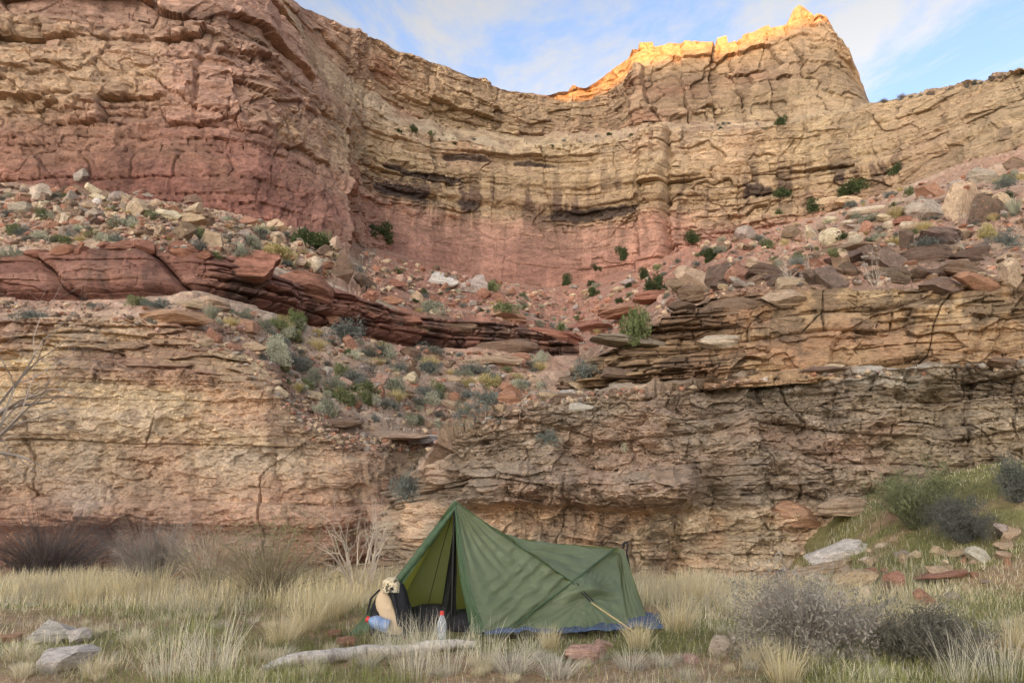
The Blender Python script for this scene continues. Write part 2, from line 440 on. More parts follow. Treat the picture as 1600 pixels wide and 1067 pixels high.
    c = mixc(c, (98, 74, 64), 0.7 * topband * sstep(-0.2, 0.3, fbm(s / 8, z / 3, oct=3)))
    tint = 1 + 0.16 * (ih3 - 0.5) + 0.2 * redz * (hr - 0.5) + 0.22 * mass * (gi - 0.5) + 0.16 * (h1 - 0.5) + 0.16 * (h2 - 0.5) + 0.10 * (ih - 0.5) * jw + 0.10 * fbm(s / 2.5, z / 0.7, oct=3)
    c = c * tint[..., None]
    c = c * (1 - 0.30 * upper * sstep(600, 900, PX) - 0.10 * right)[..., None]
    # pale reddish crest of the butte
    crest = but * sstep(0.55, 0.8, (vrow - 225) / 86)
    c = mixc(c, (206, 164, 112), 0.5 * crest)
    P = np.concatenate([P, back1[None], back2[None]], 0)
    c = np.concatenate([c, c[-1:], c[-1:]], 0)
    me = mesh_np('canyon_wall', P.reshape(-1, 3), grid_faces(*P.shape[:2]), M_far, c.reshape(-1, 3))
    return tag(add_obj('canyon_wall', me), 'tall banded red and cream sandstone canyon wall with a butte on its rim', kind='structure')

# ------------------------------------------------------------------ terrain: slopes
D0 = [(-300,400,34),(0,398,34),(100,396,34),(250,378,34),(300,386,34),(330,396,34),(430,430,37),(500,447,41),(560,470,43),(640,490,46),(700,500,48),(800,507,49),(890,535,49),(950,546,46),(1000,522,40),(1060,480,35),(1110,440,31),(1200,425,29),(1300,408,27),(1450,385,25),(1600,372,24),(1900,366,24)]
B0 = [(-300,500,21.5),(0,498,21.5),(100,494,22),(200,490,22.3),(300,506,22.3),(400,560,22),(430,590,21.5),(470,640,21),(540,690,20.8),(600,697,22.3),(660,703,24.3),(720,704,25.6),(800,690,26.5),(950,668,28),(1100,660,28)]
C0 = [(-300,474,31),(0,472,31),(100,470,31),(200,467,31),(300,462,31),(330,470,31.3),(430,490,34),(500,512,38),(560,520,40),(640,542,43),(700,548,45),(800,552,46),(900,556,46.5),(1000,560,45),(1100,560,44)]

def soil_colour(x, y, base=(172,148,124), red=(168,132,108), pale=(198,180,154)):
    n1 = fbm(x / 5, y / 5, oct=4); n2 = fbm(x / 0.7 + 9, y / 0.7, oct=3)
    c = np.broadcast_to(lin(base), x.shape + (3,)).copy()
    c = mixc(c, red, 0.7 * sstep(0.0, 0.5, n1))
    c = mixc(c, pale, 0.6 * sstep(0.05, 0.5, -n1))
    return c * (1 + 0.25 * n2)[..., None]

def build_slope(name, label, px, rows, counts, red, terr, base=(172,144,118), amp=0.5):
    P = loft(px, rows, counts, 6)
    x, y = P[..., 0], P[..., 1]
    z = P[..., 2] + amp * fbm(x / 6, y / 6, oct=4) + 0.2 * amp * fbm(x / 0.8, y / 0.8, oct=3)
    # partly buried bedrock steps
    th = terr
    q = (z + 0.4 * fbm(x / 4 + 2, y / 9, oct=3)) / th
    zs = (np.floor(q) + sstep(0.78, 0.93, q - np.floor(q))) * th + 0.5 * th * (hsh(np.floor(x / (2.2 * th) + 0.6 * fbm(x, y, oct=2)).astype(int), np.floor(q).astype(int)) - 0.5)
    w = sstep(-0.25, 0.15, fbm(x / 7 + 5, y / 7 + 1, oct=3))
    z = z * (1 - 0.8 * w) + zs * 0.8 * w
    P[..., 2] = z
    PX = np.broadcast_to(px, x.shape)
    c = soil_colour(x, y, base)
    g = np.abs(np.gradient(z, axis=0)) / (np.linalg.norm(np.gradient(P, axis=0), axis=-1) + 1e-9)
    c = mixc(c, (158, 100, 80), 0.7 * red(PX, P) * sstep(0.3, 0.7, g + 0.25))
    P = np.concatenate([P[:1] + np.array([0, 0.05, -2.5]), P], 0)     # front skirt, buried behind the ledge below
    c = np.concatenate([c[:1], c], 0)
    me = mesh_np(name, P.reshape(-1, 3), grid_faces(*P.shape[:2]), M_slope, c.reshape(-1, 3))
    return tag(add_obj(name, me), label, kind='structure')

canyon_wall = build_wall()

talus = build_slope('talus_slope', 'rubble strewn slope rising to the foot of the canyon wall',
    columns(-300, 1900, 600), [D0, [(a, b - 3, c + 5) for a, b, c in E_BASE]], [140],
    lambda PX, P: 0.15 + 0.85 * sstep(520, 640, PX) * (1 - 0.75 * sstep(1150, 1300, PX)), 1.3)
bench = build_slope('bench_slope', 'gentle rubble slope above the low tan cliff',
    columns(-300, 1100, 450), [B0, C0], [110], lambda PX, P: 0.25 + 0 * PX, 0.42, (184,158,132), 0.28)

# ------------------------------------------------------------------ terrain: ledges and near cliffs
def build_cliff(name, label, px, rows, counts, relief, colour, mat=None, smooth=4, lean=True, sm=9):
    P = loft(px, rows, counts, smooth)
    s, N = plan_frame(P, sm)
    z = P[..., 2]
    d3 = np.gradient(P, axis=0)
    cw = sstep(0.3, 0.75, np.abs(d3[..., 2]) / (np.linalg.norm(d3, axis=-1) + 1e-9))
    PX = np.broadcast_to(px, z.shape)
    disp, info = relief(s, z, PX, cw, P)
    Q = P.copy()
    Q[..., 0] += N[..., 0] * disp; Q[..., 1] += N[..., 1] * disp
    if 'dz' in info: Q[..., 2] += info['dz']
    c = colour(s, z, PX, cw, info)
    me = mesh_np(name, Q.reshape(-1, 3), grid_faces(*Q.shape[:2]), mat or M_near, c.reshape(-1, 3))
    return tag(add_obj(name, me), label, kind='structure')

# red ledge
CT = [(a, b, c + 0.9) for a, b, c in [(-300,402,31.6),(0,400,31.6),(100,398,31.6),(250,382,31.6),(300,388,31.6),(330,400,32),(430,434,34.6),(500,450,38.6),(560,474,40.6),(640,494,43.6),(700,502,45.6),(800,509,46.6),(890,538,47),(960,553,46.5),(1100,560,45)]]
def ledge_relief(s, z, PX, cw, P):
    big, k0, h0 = strata(s, z, 31, (1.6, 2.6), 0.30, 2.2, 0.9, 0.2, 8)
    d1, k, h = strata(s, z, 32, (0.14, 0.7), 0.24, 6, 0.8, 0.4, 5)
    rough = sstep(300, 340, PX)
    cellq = (s + 0.8 * z + 0.5 * fbm(s / 2, z / 1.5, oct=3)) / 4.6
    fl = np.floor(cellq); f = np.abs(cellq - fl - 0.5) * 2
    zl = np.interp(PX[0], px_c, zlow)[None]
    und = np.exp(-((z - zl) / 0.35) ** 2)
    blk = -0.55 * sstep(0.94, 1.0, f) ** 2 + 0.9 * (hsh(fl.astype(int), 5) - 0.5) - 0.25 * sstep(0.6, 1.0, f) ** 3
    d = cw * (big * rough + d1 * (0.28 + 1.4 * rough) + 1.3 * blk * (1 - 0.6 * rough)) + 0.3 * fbm(s / 2.5, z / 1.2, oct=4) + 0.12 * fbm(s / 0.5, z / 0.3, oct=4)
    fb, eb_, ib = cell((s + 0.5 * z) / 1.9 + 0.5 * fbm(s / 2, z, oct=2), z / 0.75 + 0.4 * fbm(s, z, oct=2), 23)
    d += cw * (0.55 * (ib - 0.5) - 0.08 * (1 - sstep(0, 0.06, eb_))) * (0.35 + 0.65 * rough)
    d += cw * rough * 0.7 * np.exp(-((z - zl - 1.3) / 0.5) ** 2)
    d -= 0.9 * und * cw
    return d, dict(h=h0, h1=h * (0.2 + 0.8 * rough) + 0.4 * (1 - rough))
px_c = columns(-300, 1100, 640)
zlow = loft(px_c, [C0], [])[0, :, 2] + 0.1
def ledge_colour(s, z, PX, cw, I):
    c = np.broadcast_to(lin((136, 94, 78)), z.shape + (3,)).copy()
    c = mixc(c, (170, 124, 100), 0.5 * sstep(0, 0.5, fbm(s / 3, z / 0.6, oct=4)))
    c = mixc(c, (120, 100, 80), 0.5 * sstep(650, 760, PX) * sstep(-0.1, 0.3, fbm(s / 6, z / 0.8 + 3, oct=3)))
    c = mixc(c, (84, 66, 58), 0.8 * sstep(0.0, 0.45, fbm(s / 0.9, z / 5, oct=4) + 0.3 * fbm(s / 4, z / 4, oct=2)))
    return c * (1 + 0.2 * (I['h'] - 0.5) + 0.15 * (I['h1'] - 0.5))[..., None]
red_ledge = build_cliff('red_ledge', 'dark red sandstone ledge crossing the slope', px_c, [shift(C0, 14, 0.0), CT, shift(D0, -1, 1.5)], [74, 10], ledge_relief, ledge_colour)

# left low cliff
A0 = [(-300,912,19.5),(450,912,19.3),(520,908,19.8),(590,898,21.6),(660,890,23.6),(760,884,25)]
A1 = [(-300,600,20.0),(0,598,20.0),(200,585,20.2),(300,585,20.3),(400,600,20.4),(430,612,20.4),(470,660,20.3),(540,702,20.4),(600,708,22.0),(660,714,24.0),(760,718,25.4)]
def left_relief(s, z, PX, cw, P):
    d1, k, h = strata(s, z, 41, (0.55, 1.9), 0.09, 2.2, 0.9, 0.25, 6, 0.6, 1.8)
    d2, k2, h2 = strata(s, z, 42, (0.10, 0.34), 0.055, 6, 0.7, 0.5, 3)
    up = sstep(3.2, 4.6, z)
    f1, e1, ih = cell(s / 0.9 + 0.6 * fbm(s / 1.5, z, oct=2), z / 0.42 + 0.5 * fbm(s, z / 0.6, oct=2), 7)
    spall = sstep(-0.03, 0.04, fbm(s / 1.6, z / 0.8, oct=5)) * 0.13 + sstep(0.0, 0.05, fbm(s / 0.7 + 4, z / 0.3, oct=4)) * 0.05 + sstep(0.1, 0.14, fbm(s / 0.35 + 9, z / 0.16, oct=3)) * 0.03
    jag = np.clip(0.3 + fbm(s / 3 + 8, z / 2, oct=2), 0, 1)
    cq = (s + 0.35 * fbm(s / 1.0, z / 1.0, oct=4)) / 2.9
    cf = np.abs(cq - np.round(cq))
    crk = -0.20 * (1 - sstep(0, 0.012, cf)) * sstep(0.15, 0.3, fbm(np.round(cq) * 2.9, z / 1.3, oct=2))
    d = cw * (d1 + d2 * (0.4 + 1.9 * up) + crk + jag * (0.16 * (ih - 0.5) - 0.02 * (1 - sstep(0, 0.06, e1))) + spall + 0.10 * (0.6 - np.abs(fbm(s / 0.7, z / 0.45, oct=5, gain=0.6)) * 2)) + 0.45 * fbm(s / 5, z / 3, oct=3) + 0.05 * fbm(s / 0.16, z / 0.10, oct=3)
    f9, e9, ih9 = cell(s / 1.3 + 0.5 * fbm(s, z, oct=2), z / 0.24 + 0.3 * fbm(s / 2, z, oct=2), 17)
    d += up * 0.45 * (ih9 - 0.5)
    d += cw * 0.3 * np.exp(-((z - 0.55) / 0.3) ** 2) * sstep(0.0, 0.3, fbm(s / 4 + 2, z * 0, oct=2) + 0.15)
    d -= cw * 0.35 * sstep(0.35, 0.0, z)
    return d, dict(h=h, h2=h2, ih=ih, jag=jag)
def left_colour(s, z, PX, cw, I):
    c = blend_bands(z + 0.3 * fbm(s / 2, z, oct=3), [(-1,(168,128,102)),(0.3,(178,136,108)),(0.9,(184,150,120)),(1.6,(188,162,130)),(3.0,(192,166,130)),(4.4,(198,172,126)),(6,(190,158,126))])
    n = fbm(s / 2.2, z / 1.0, oct=4)
    c = mixc(c, (178, 132, 102), 0.5 * sstep(0.0, 0.5, n))
    c = mixc(c, (174, 160, 142), 0.5 * sstep(0.05, 0.5, -n) * sstep(4, 2.5, z))
    c = mixc(c, (140, 100, 86), 0.55 * sstep(0.05, 0.4, fbm(s / 2.5 + 4, z / 0.5, oct=3)) * sstep(3.4, 4.2, z))
    c = mixc(c, (120, 96, 78), 0.45 * sstep(0.35, 0.6, sstep(400, 450, PX) * sstep(1.4, 2.6, z) * (1 - sstep(560, 620, PX)) * (0.7 + 0.9 * fbm(s / 0.8, z / 0.6, oct=4))))
    c = mixc(c, (112, 90, 72), 0.35 * sstep(0.26, 0.5, fbm(s / 0.4, z / 1.0, oct=5)) * cw)
    return c * (1 + 0.16 * (I['h'] - 0.5) + 0.18 * (I['h2'] - 0.5) + 0.14 * (I['ih'] - 0.5) * I['jag'])[..., None]
left_cliff = build_cliff('low_cliff', 'low tan sandstone cliff behind the left meadow', columns(-300, 760, 540),
    [A0, A1, shift(B0, 2, -0.1), shift(B0, -6, 1.6)], [180, 70, 10], left_relief, left_colour)

# right low cliff, lower crumbly tier
I0 = [(628,918,24),(638,918,20.5),(648,918,17.6),(668,918,16.4),(720,918,15.9),(900,918,15.6),(1050,918,15.2),(1200,918,15.1),(1400,918,14.6),(1600,918,13.7),(1900,918,12.5)]
I2 = [(628,800,25),(638,776,21.5),(648,752,18.6),(690,692,17.2),(760,650,16.9),(860,632,16.9),(930,624,16.8),(1000,614,16.6),(1100,600,16.3),(1200,596,16.2),(1350,584,15.7),(1450,576,15.4),(1600,572,14.7),(1900,566,13.4)]
I3 = [(628,796,27),(638,772,23.5),(648,747,20.6),(690,686,19.4),(760,643,19.2),(860,626,19.0),(930,617,18.6),(1000,607,18.0),(1100,595,17.5),(1200,592,17.2),(1350,580,16.6),(1450,573,16.2),(1600,568,15.4),(1900,562,14.2)]
def right_relief(s, z, PX, cw, P):
    d1, k, h = strata(s, z, 51, (0.25, 0.8), 0.14, 2.2, 0.7, 0.8, 3)
    d2, k2, h2 = strata(s, z, 52, (0.06, 0.2), 0.06, 3.5, 0.7, 0.8, 2)
    f1, e1, ih = cell(s / 0.55 + 0.7 * fbm(s, z, oct=2), z / 0.28 + 0.6 * fbm(s / 0.7, z / 0.5, oct=2), 11)
    f2, e2, ih2 = cell(s / 0.20 + 0.5 * fbm(s / .3, z / .3, oct=2), z / 0.10, 13)
    low = 1 - sstep(0.75, 0.95, z + 0.15 * fbm(s / 1.5, z * 0, oct=3))
    d = cw * (d1 * (1 - 0.5 * low) + d2 + 0.26 * (ih - 0.5) - 0.03 * (1 - sstep(0, 0.08, e1)) + 0.11 * (ih2 - 0.5) + 0.22 * (0.55 - np.abs(fbm(s / 0.8, z / 0.6, oct=5, gain=0.6)) * 2))
    d += cw * (1.05 * fbm(s / 2.6, z / 2.0, oct=4) + 0.16 * fbm(s / 0.3, z / 0.2, oct=4)) + 0.03 * fbm(s / 0.07, z / 0.05, oct=2)
    # undercut below the bulging brown tier
    uc = sstep(700, 760, PX) * (1 - sstep(1060, 1110, PX))
    d += uc * cw * (0.8 * np.exp(-((z - 1.22) / 0.34) ** 2) - 0.5 * low)
    vq = (s + 0.35 * fbm(s / 0.8, z / 0.8, oct=4)) / 1.5
    vf = np.abs(vq - np.round(vq))
    d -= 0.16 * cw * (1 - sstep(0, 0.03, vf)) * sstep(0.1, 0.3, fbm(np.round(vq) * 3.1, z / 0.9, oct=2))
    d += 0.3 * cw * (hsh(np.floor(vq + 0.5).astype(int), 12) - 0.5)
    d -= 0.45 * cw * np.exp(-(((PX - 1120) / 26)) ** 2) * sstep(-0.3, 0.4, z)
    d += 0.35 * cw * np.exp(-(((PX - 1180) / 40)) ** 2) * sstep(2.2, 1.0, z)
    return d, dict(h=h, h2=h2, ih=ih, ih2=ih2, low=low, dz=(1 - cw) * (0.10 + 0.28 * fbm(s / 0.9, P[..., 1] / 0.5, oct=4) + 0.12 * (ih - 0.5)))
def right_colour(s, z, PX, cw, I):
    c = np.broadcast_to(lin((158, 138, 114)), z.shape + (3,)).copy()
    n = fbm(s / 1.8, z / 1.0, oct=4)
    c = mixc(c, (174, 136, 108), 0.5 * sstep(0.0, 0.45, n))
    cqx = (s + 0.4 * fbm(s, z, oct=3)) / 1.7; c = c * (1 + 0.16 * (hsh(np.floor(cqx).astype(int), 6) - 0.5))[..., None]
    c = mixc(c, (132, 112, 90), 0.7 * sstep(0.0, 0.5, -n) * sstep(1.2, 2.2, z))
    c = mixc(c, (200, 166, 128), 0.75 * I['low'])
    c = mixc(c, (188, 170, 138), 0.7 * sstep(0.05, 0.35, fbm(s / 0.9 + 7, z / 0.7, oct=4)) * sstep(1.4, 0.4, z))
    c = mixc(c, (164, 144, 112), 0.7 * sstep(1250, 1450, PX) * sstep(-0.2, 0.3, fbm(s / 2 + 5, z, oct=3)))
    c = mixc(c, (150, 134, 112), 0.6 * sstep(2.3, 3.2, z) * sstep(0.0, 0.3, fbm(s / 1.5 + 1, z / 0.4, oct=3)))
    c = mixc(c, (100, 84, 70), 0.6 * sstep(0.25, 0.7, fbm(s / 0.5, z / 1.2, oct=4) + 0.4 * fbm(s / 3, z / 2, oct=2)))
    c = mixc(c, (212, 204, 186), 0.75 * sstep(0.2, 0.4, fbm(s / 1.2 + 3, z / 0.3 + 2, oct=4)) * sstep(3.0, 3.3, z) * (1 - cw * 0.5))
    c = c * (0.88 + 0.12 * I['low'])[..., None]
    return c * (1 + 0.25 * (I['h'] - 0.5) + 0.2 * (I['ih'] - 0.5) + 0.2 * (I['ih2'] - 0.5))[..., None]
right_cliff = build_cliff('crumbly_cliff', 'crumbling brown layered cliff right behind the tent', columns(628, 1900, 680),
    [I0, I2, I3], [225, 12], right_relief, right_colour, smooth=2)

# right cliff, upper massive tier
U0 = [(905,652,24),(918,642,21),(928,634,19.0),(940,630,17.7),(1000,622,17.0),(1100,611,16.6),(1200,607,16.4),(1350,596,15.9),(1450,589,15.6),(1600,585,14.8),(1900,578,13.7)]
U1 = [(905,600,25),(918,580,22),(928,566,19.9),(940,556,18.8),(965,545,18.4),(1000,524,18.2),(1060,492,18.0),(1130,464,17.9),(1200,458,17.7),(1300,454,17.2),(1400,455,16.9),(1500,450,16.4),(1600,432,15.9),(1900,420,14.8)]
def upper_relief(s, z, PX, cw, P):
    d1, k, h = strata(s, z, 61, (0.35, 1.3), 0.16, 2.6, 0.9, 0.4, 4)
    d2, k2, h2 = strata(s, z, 62, (0.06, 0.30), 0.09, 3.5, 0.5, 0.7, 3, 0.6, 1.5)
    fc, ec, ic = cell(s / 0.8 + 0.6 * fbm(s, z, oct=2), z / 0.4 + 0.5 * fbm(s / 0.8, z / 0.6, oct=2), 19)
    leftend = 1 - sstep(1060, 1180, PX)
    cq = (s - 0.5 * (z - 4) + 0.2 * fbm(s, z, oct=3)) / 2.6
    cf = np.abs(cq - np.round(cq))
    crk = -0.14 * (1 - sstep(0, 0.008, cf)) * sstep(-0.1, 0.2, fbm(np.round(cq) * 2.7, z / 0.8, oct=2)) + 0.5 * (hsh(np.floor(cq + 0.5), 4) - 0.5)
    mas = sstep(1180, 1210, PX) * (1 - sstep(1310, 1340, PX))
    d = cw * (d1 * 1.1 + d2 * (0.9 + 2.2 * leftend - 0.7 * mas) + crk * (1 - 0.5 * leftend)) + 0.10 * cw * sstep(0.0, 0.05, fbm(s / 0.9, z / 0.35, oct=5)) + cw * (0.34 * (1 - 0.7 * mas)) * (ic - 0.5) + 0.12 * cw * fbm(s / 0.4, z / 0.25, oct=4) + 0.3 * fbm(s / 2, z / 1.2, oct=4) + 0.03 * fbm(s / 0.2, z / 0.08, oct=3)
    # cross-bedding grooves at right
    cb = z * 6 - 0.8 * s + 1.5 * fbm(s / 1.5, z / 0.8, oct=2)
    d += 0.05 * cw * np.sin(cb * 3.0) * sstep(1300, 1420, PX) * sstep(-0.3, 0.2, fbm(s / 2, z / 1, oct=2))
    return d, dict(h=h, h2=h2)
def upper_colour(s, z, PX, cw, I):
    c = np.broadcast_to(lin((168, 136, 96)), z.shape + (3,)).copy()
    n = fbm(s / 2, z / 0.7, oct=4)
    c = mixc(c, (158, 118, 86), 0.7 * sstep(0.0, 0.4, n) * (1 - 0.6 * sstep(1300, 1500, PX)))
    c = mixc(c, (198, 168, 122), 0.6 * sstep(0.0, 0.5, -n))
    v = 0.7 * fbm(s / 0.22, z / 0.9, oct=4) + 0.7 * fbm(s / 1.6, z / 0.3 + 3, oct=5)
    top = sstep(3.9, 5.0, z)
    c = mixc(c, (104, 86, 68), 0.65 * sstep(0.12, 0.42, v + 0.4 * top - 0.12))
    c = mixc(c, (86, 70, 56), 0.6 * (1 - sstep(1060, 1160, PX)) * sstep(-0.2, 0.3, n))
    return c * (1 + 0.22 * (I['h'] - 0.5) + 0.2 * (I['h2'] - 0.5))[..., None]
upper_tier = build_cliff('massive_ledge', 'massive ochre sandstone tier with dark varnish above the crumbly cliff', columns(905, 1900, 480),
    [U0, U1, shift(U1, -3, 1.5)], [125, 8], upper_relief, upper_colour, smooth=2)

# bench on top of the right cliff, up to the talus
J0 = [(a, b + 3, c + 0.7) for a, b, c in U1]
right_bench = build_slope('ledge_bench', 'rocky bench of broken slabs above the right cliff',
    columns(905, 1900, 340), [J0, [(a, b - 2, c + 1.5) for a, b, c in D0 if a > 880] + [(905,540,49)]], [90],
    lambda PX, P: 0.1 + 0 * PX, 0.5, (146,120,98), 0.4)

# ------------------------------------------------------------------ ground
def ground_z(x, y):
    z = 0.06 * fbm(x / 1.5, y / 1.5, oct=3) + 0.10 * fbm(x / 5 + 2, y / 5, oct=2)
    z = z - 0.9 * sstep(10.5, 15.5, y) * (1 - sstep(4.0, 6.5, x))
    hill = sstep(3.6, 9.0, x - 0.10 * (14 - y)) * sstep(6.0, 14.0, y)
    z = z + 1.75 * hill
    z = z + 0.16 * hill * fbm(x / 0.7, y / 0.7, oct=3)
    d = np.hypot(x, y)
    z = z - 0.4 * sstep(30, 120, d) + 1.2 * fbm(x / 40, y / 40, oct=2) * sstep(30, 90, d)
    return z
def axis(core, lo, hi, n, nout):
    a = np.linspace(core[0], core[1], n)
    l = core[0] - (core[0] - lo) * np.linspace(1, 0, nout)[:-1] ** 2.5
    h = core[1] + (hi - core[1]) * np.linspace(0, 1, nout)[1:] ** 2.5
    return np.concatenate([l, a, h])
gx, gy = np.meshgrid(axis((-13, 13), -4000, 4000, 190, 40), axis((1.5, 22), -4000, 4000, 150, 40))
gz = ground_z(gx, gy)
gz = np.where(gy > 24, gz - 4 * sstep(24, 60, gy), gz)
gc = np.broadcast_to(lin((150, 128, 98)), gx.shape + (3,)).copy()
gn = fbm(gx / 1.2, gy / 1.2, oct=4)
gc = mixc(gc, (124, 122, 76), 0.85 * sstep(-0.15, 0.3, gn + 0.5 * sstep(3, 5, gx)))
gc = mixc(gc, (178, 144, 116), 0.7 * sstep(0.1, 0.4, fbm(gx / 1.6 + 4, gy / 0.9 + 1, oct=3)))
gc = mixc(gc, (150, 92, 70), 0.7 * sstep(12.5, 14.5, gy) * (1 - sstep(3, 6, gx)))
gc = gc * (1 + 0.3 * fbm(gx / 0.15, gy / 0.15, oct=2))[..., None]
M_ground = rock_material('meadow_soil', 9.0, 0.6, 0.03, 1.0)
me = mesh_np('ground', np.stack([gx, gy, gz], -1).reshape(-1, 3), grid_faces(*gx.shape), M_ground, gc.reshape(-1, 3))
tag(add_obj('ground', me), 'meadow floor of sandy soil', kind='structure')

# ------------------------------------------------------------------ unseen rim added behind and left of the camera to shade the valley
sdv = np.array(sun_dir)
crest_line = [(840, 150, 200), (930, 140, 200), (985, 108, 190), (1100, 100, 187), (1180, 76, 186), (1235, 56, 186), (1290, 40, 187), (1330, -20, 190), (1500, -160, 188)]  # wanted shadow edge across the butte; the rim top is shaped from it
cp = np.array([wpt(a, b, c) for a, b, c in crest_line])
perp = np.array([sdv[1], -sdv[0], 0]); perp /= np.linalg.norm(perp)
hdir = np.array([sdv[0], sdv[1], 0]); hdir /= np.linalg.norm(hdir)
q = cp @ perp
zl = cp[:, 2]
DIST = 620.0
zt = zl + (DIST - cp @ hdir) * math.tan(SUN_EL)
qs = np.linspace(-150, 250, 220)
order = np.argsort(q)
top = np.interp(qs, q[order], zt[order]) + 0.8 * fbm(qs / 12, qs * 0, oct=3)
top = top * sstep(-150, -125, qs) * (1 - sstep(225, 250, qs))
rows_ = []
for f, back in ((0.0, -160), (0.22, -110), (0.45, -60), (0.5, -40), (0.85, -22), (1.0, 0), (0.97, 120), (0.5, 400)):
    rows_.append(hdir[None] * (DIST + back) + perp[None] * qs[:, None] + np.stack([0 * qs, 0 * qs, top * f - 3 * (f == 0)], -1))
OP = np.stack(rows_, 0)
oc = np.broadcast_to(lin((170, 125, 98)), OP.shape).copy()
me = mesh_np('shade_rim', OP.reshape(-1, 3), grid_faces(*OP.shape[:2]), M_far, oc.reshape(-1, 3))
tag(add_obj('shade_rim', me), 'unseen rim added behind the camera to shade the valley', kind='structure')

# ------------------------------------------------------------------ placing things on the terrain
bpy.context.view_layer.update()
dg = bpy.context.evaluated_depsgraph_get()
EYE = Vector((0, 0, CAMZ))
def spot(px, py):
    """terrain point seen at photograph pixel"""
    d = Vector(wpt(px, py, 10.0)) - EYE
    d.normalize()
    ok, loc, nor, idx, ob, mt = scene.ray_cast(dg, EYE, d)
    return (loc, nor, ob.name) if ok else (None, None, None)
LANDMARKS = []
USED = set()
STOP = {'on','in','at','of','below','above','left','right','beside','under','behind','near','with','just','touching','high','standing','forming','lying','rooted','against','among','growing','amid','where','between','before','beneath','resting','low','stacked','over','propped','stepping','jutting','overhanging','tucked','farther','highest','leaning,','pair,','alone','tipped','tilted_'}
def landmark(px, py, label):
    w = label.split()
    k = 2
    while k < len(w) and (w[k].strip(',') not in STOP): k += 1
    LANDMARKS.append((px, py, ' '.join(w[:k]).strip(',')))
    USED.add(label)
def own_label(what, px, py, where):
    """a label naming the thing by the nearest nameable neighbour"""
    c = sorted(LANDMARKS, key=lambda l: (l[0] - px) ** 2 + 2 * (l[1] - py) ** 2)
    for lx, ly, nm in c[:30]:
        dx, dy = px - lx, py - ly
        rel = ('right of' if dx > 0 else 'left of') if abs(dx) > 1.2 * abs(dy) else ('below' if dy > 0 else 'above')
        far_ = 'close ' if math.hypot(dx, dy) < 30 else ''
        lab = f'{what} {far_}{rel} the {nm}, {where}'
        if len(lab.split()) <= 16 and lab not in USED:
            USED.add(lab); return lab
    return f'{what} {where}'

# ------------------------------------------------------------------ rocks
import bmesh
def rock_mesh(name, seed, planes=12, lo=0.5, hi=0.85, noise=0.05, sub=4, layered=0.0):
    bm = bmesh.new()
    bmesh.ops.create_icosphere(bm, subdivisions=sub, radius=1.0)
    V = np.array([v.co[:] for v in bm.verts]); F = np.array([[v.index for v in f.verts] for f in bm.faces])
    bm.free()
    g = np.random.default_rng(seed)
    for i in range(planes):
        n = g.normal(size=3); n /= np.linalg.norm(n)
        d = g.uniform(lo, hi)
        t = V @ n
        V = V - np.where(t > d, t - d, 0)[:, None] * n
    V[:, 2] = np.maximum(V[:, 2], -0.7)
    r = 1 + noise * fbm(V[:, 0] * 2 + seed, V[:, 1] * 2, V[:, 2] * 2, oct=4) + 0.5 * noise * fbm(V[:, 0] * 7 + seed, V[:, 1] * 7, V[:, 2] * 7, oct=3)
    if layered:
        q = V[:, 2] * 5 + 0.3 * fbm(V[:, 0] * 2, V[:, 1] * 2, oct=2) + seed
        V[:, :2] *= (1 + layered * (hsh(np.floor(q).astype(int), seed) - 0.5))[:, None]
    V = V * r[:, None]
    V /= np.abs(V).max(0)
    return mesh_np(name, V, F, M_stone)
ROCKS = {
    'boulder': [rock_mesh('boulder', 100 + i, 12, 0.36, 0.80, 0.05) for i in range(7)],
    'block': [rock_mesh('block', 200 + i, 9, 0.36, 0.66, 0.05) for i in range(6)],
    'slab': [rock_mesh('slab', 300 + i, 13, 0.5, 0.9, 0.06, 4, 0.16) for i in range(7)],
    'round': [rock_mesh('round_rock', 400 + i, 9, 0.6, 0.92, 0.08) for i in range(5)],
}
PAL = dict(tan=(198,170,134), cream=(220,200,164), white=(214,206,192), grey=(166,152,136), red=(158,100,76), rust=(176,122,92),
           brown=(128,104,82), dark=(96,78,66), orange=(194,148,108), purple=(122,102,94), pink=(190,150,128))
n_rock = [0]
def steep_ok(nor, on):
    return on is not None and (on in OKON or (nor.z > 0.55 and on != 'canyon_wall'))
OKON = {'talus_slope', 'bench_slope', 'ledge_bench', 'ground'}
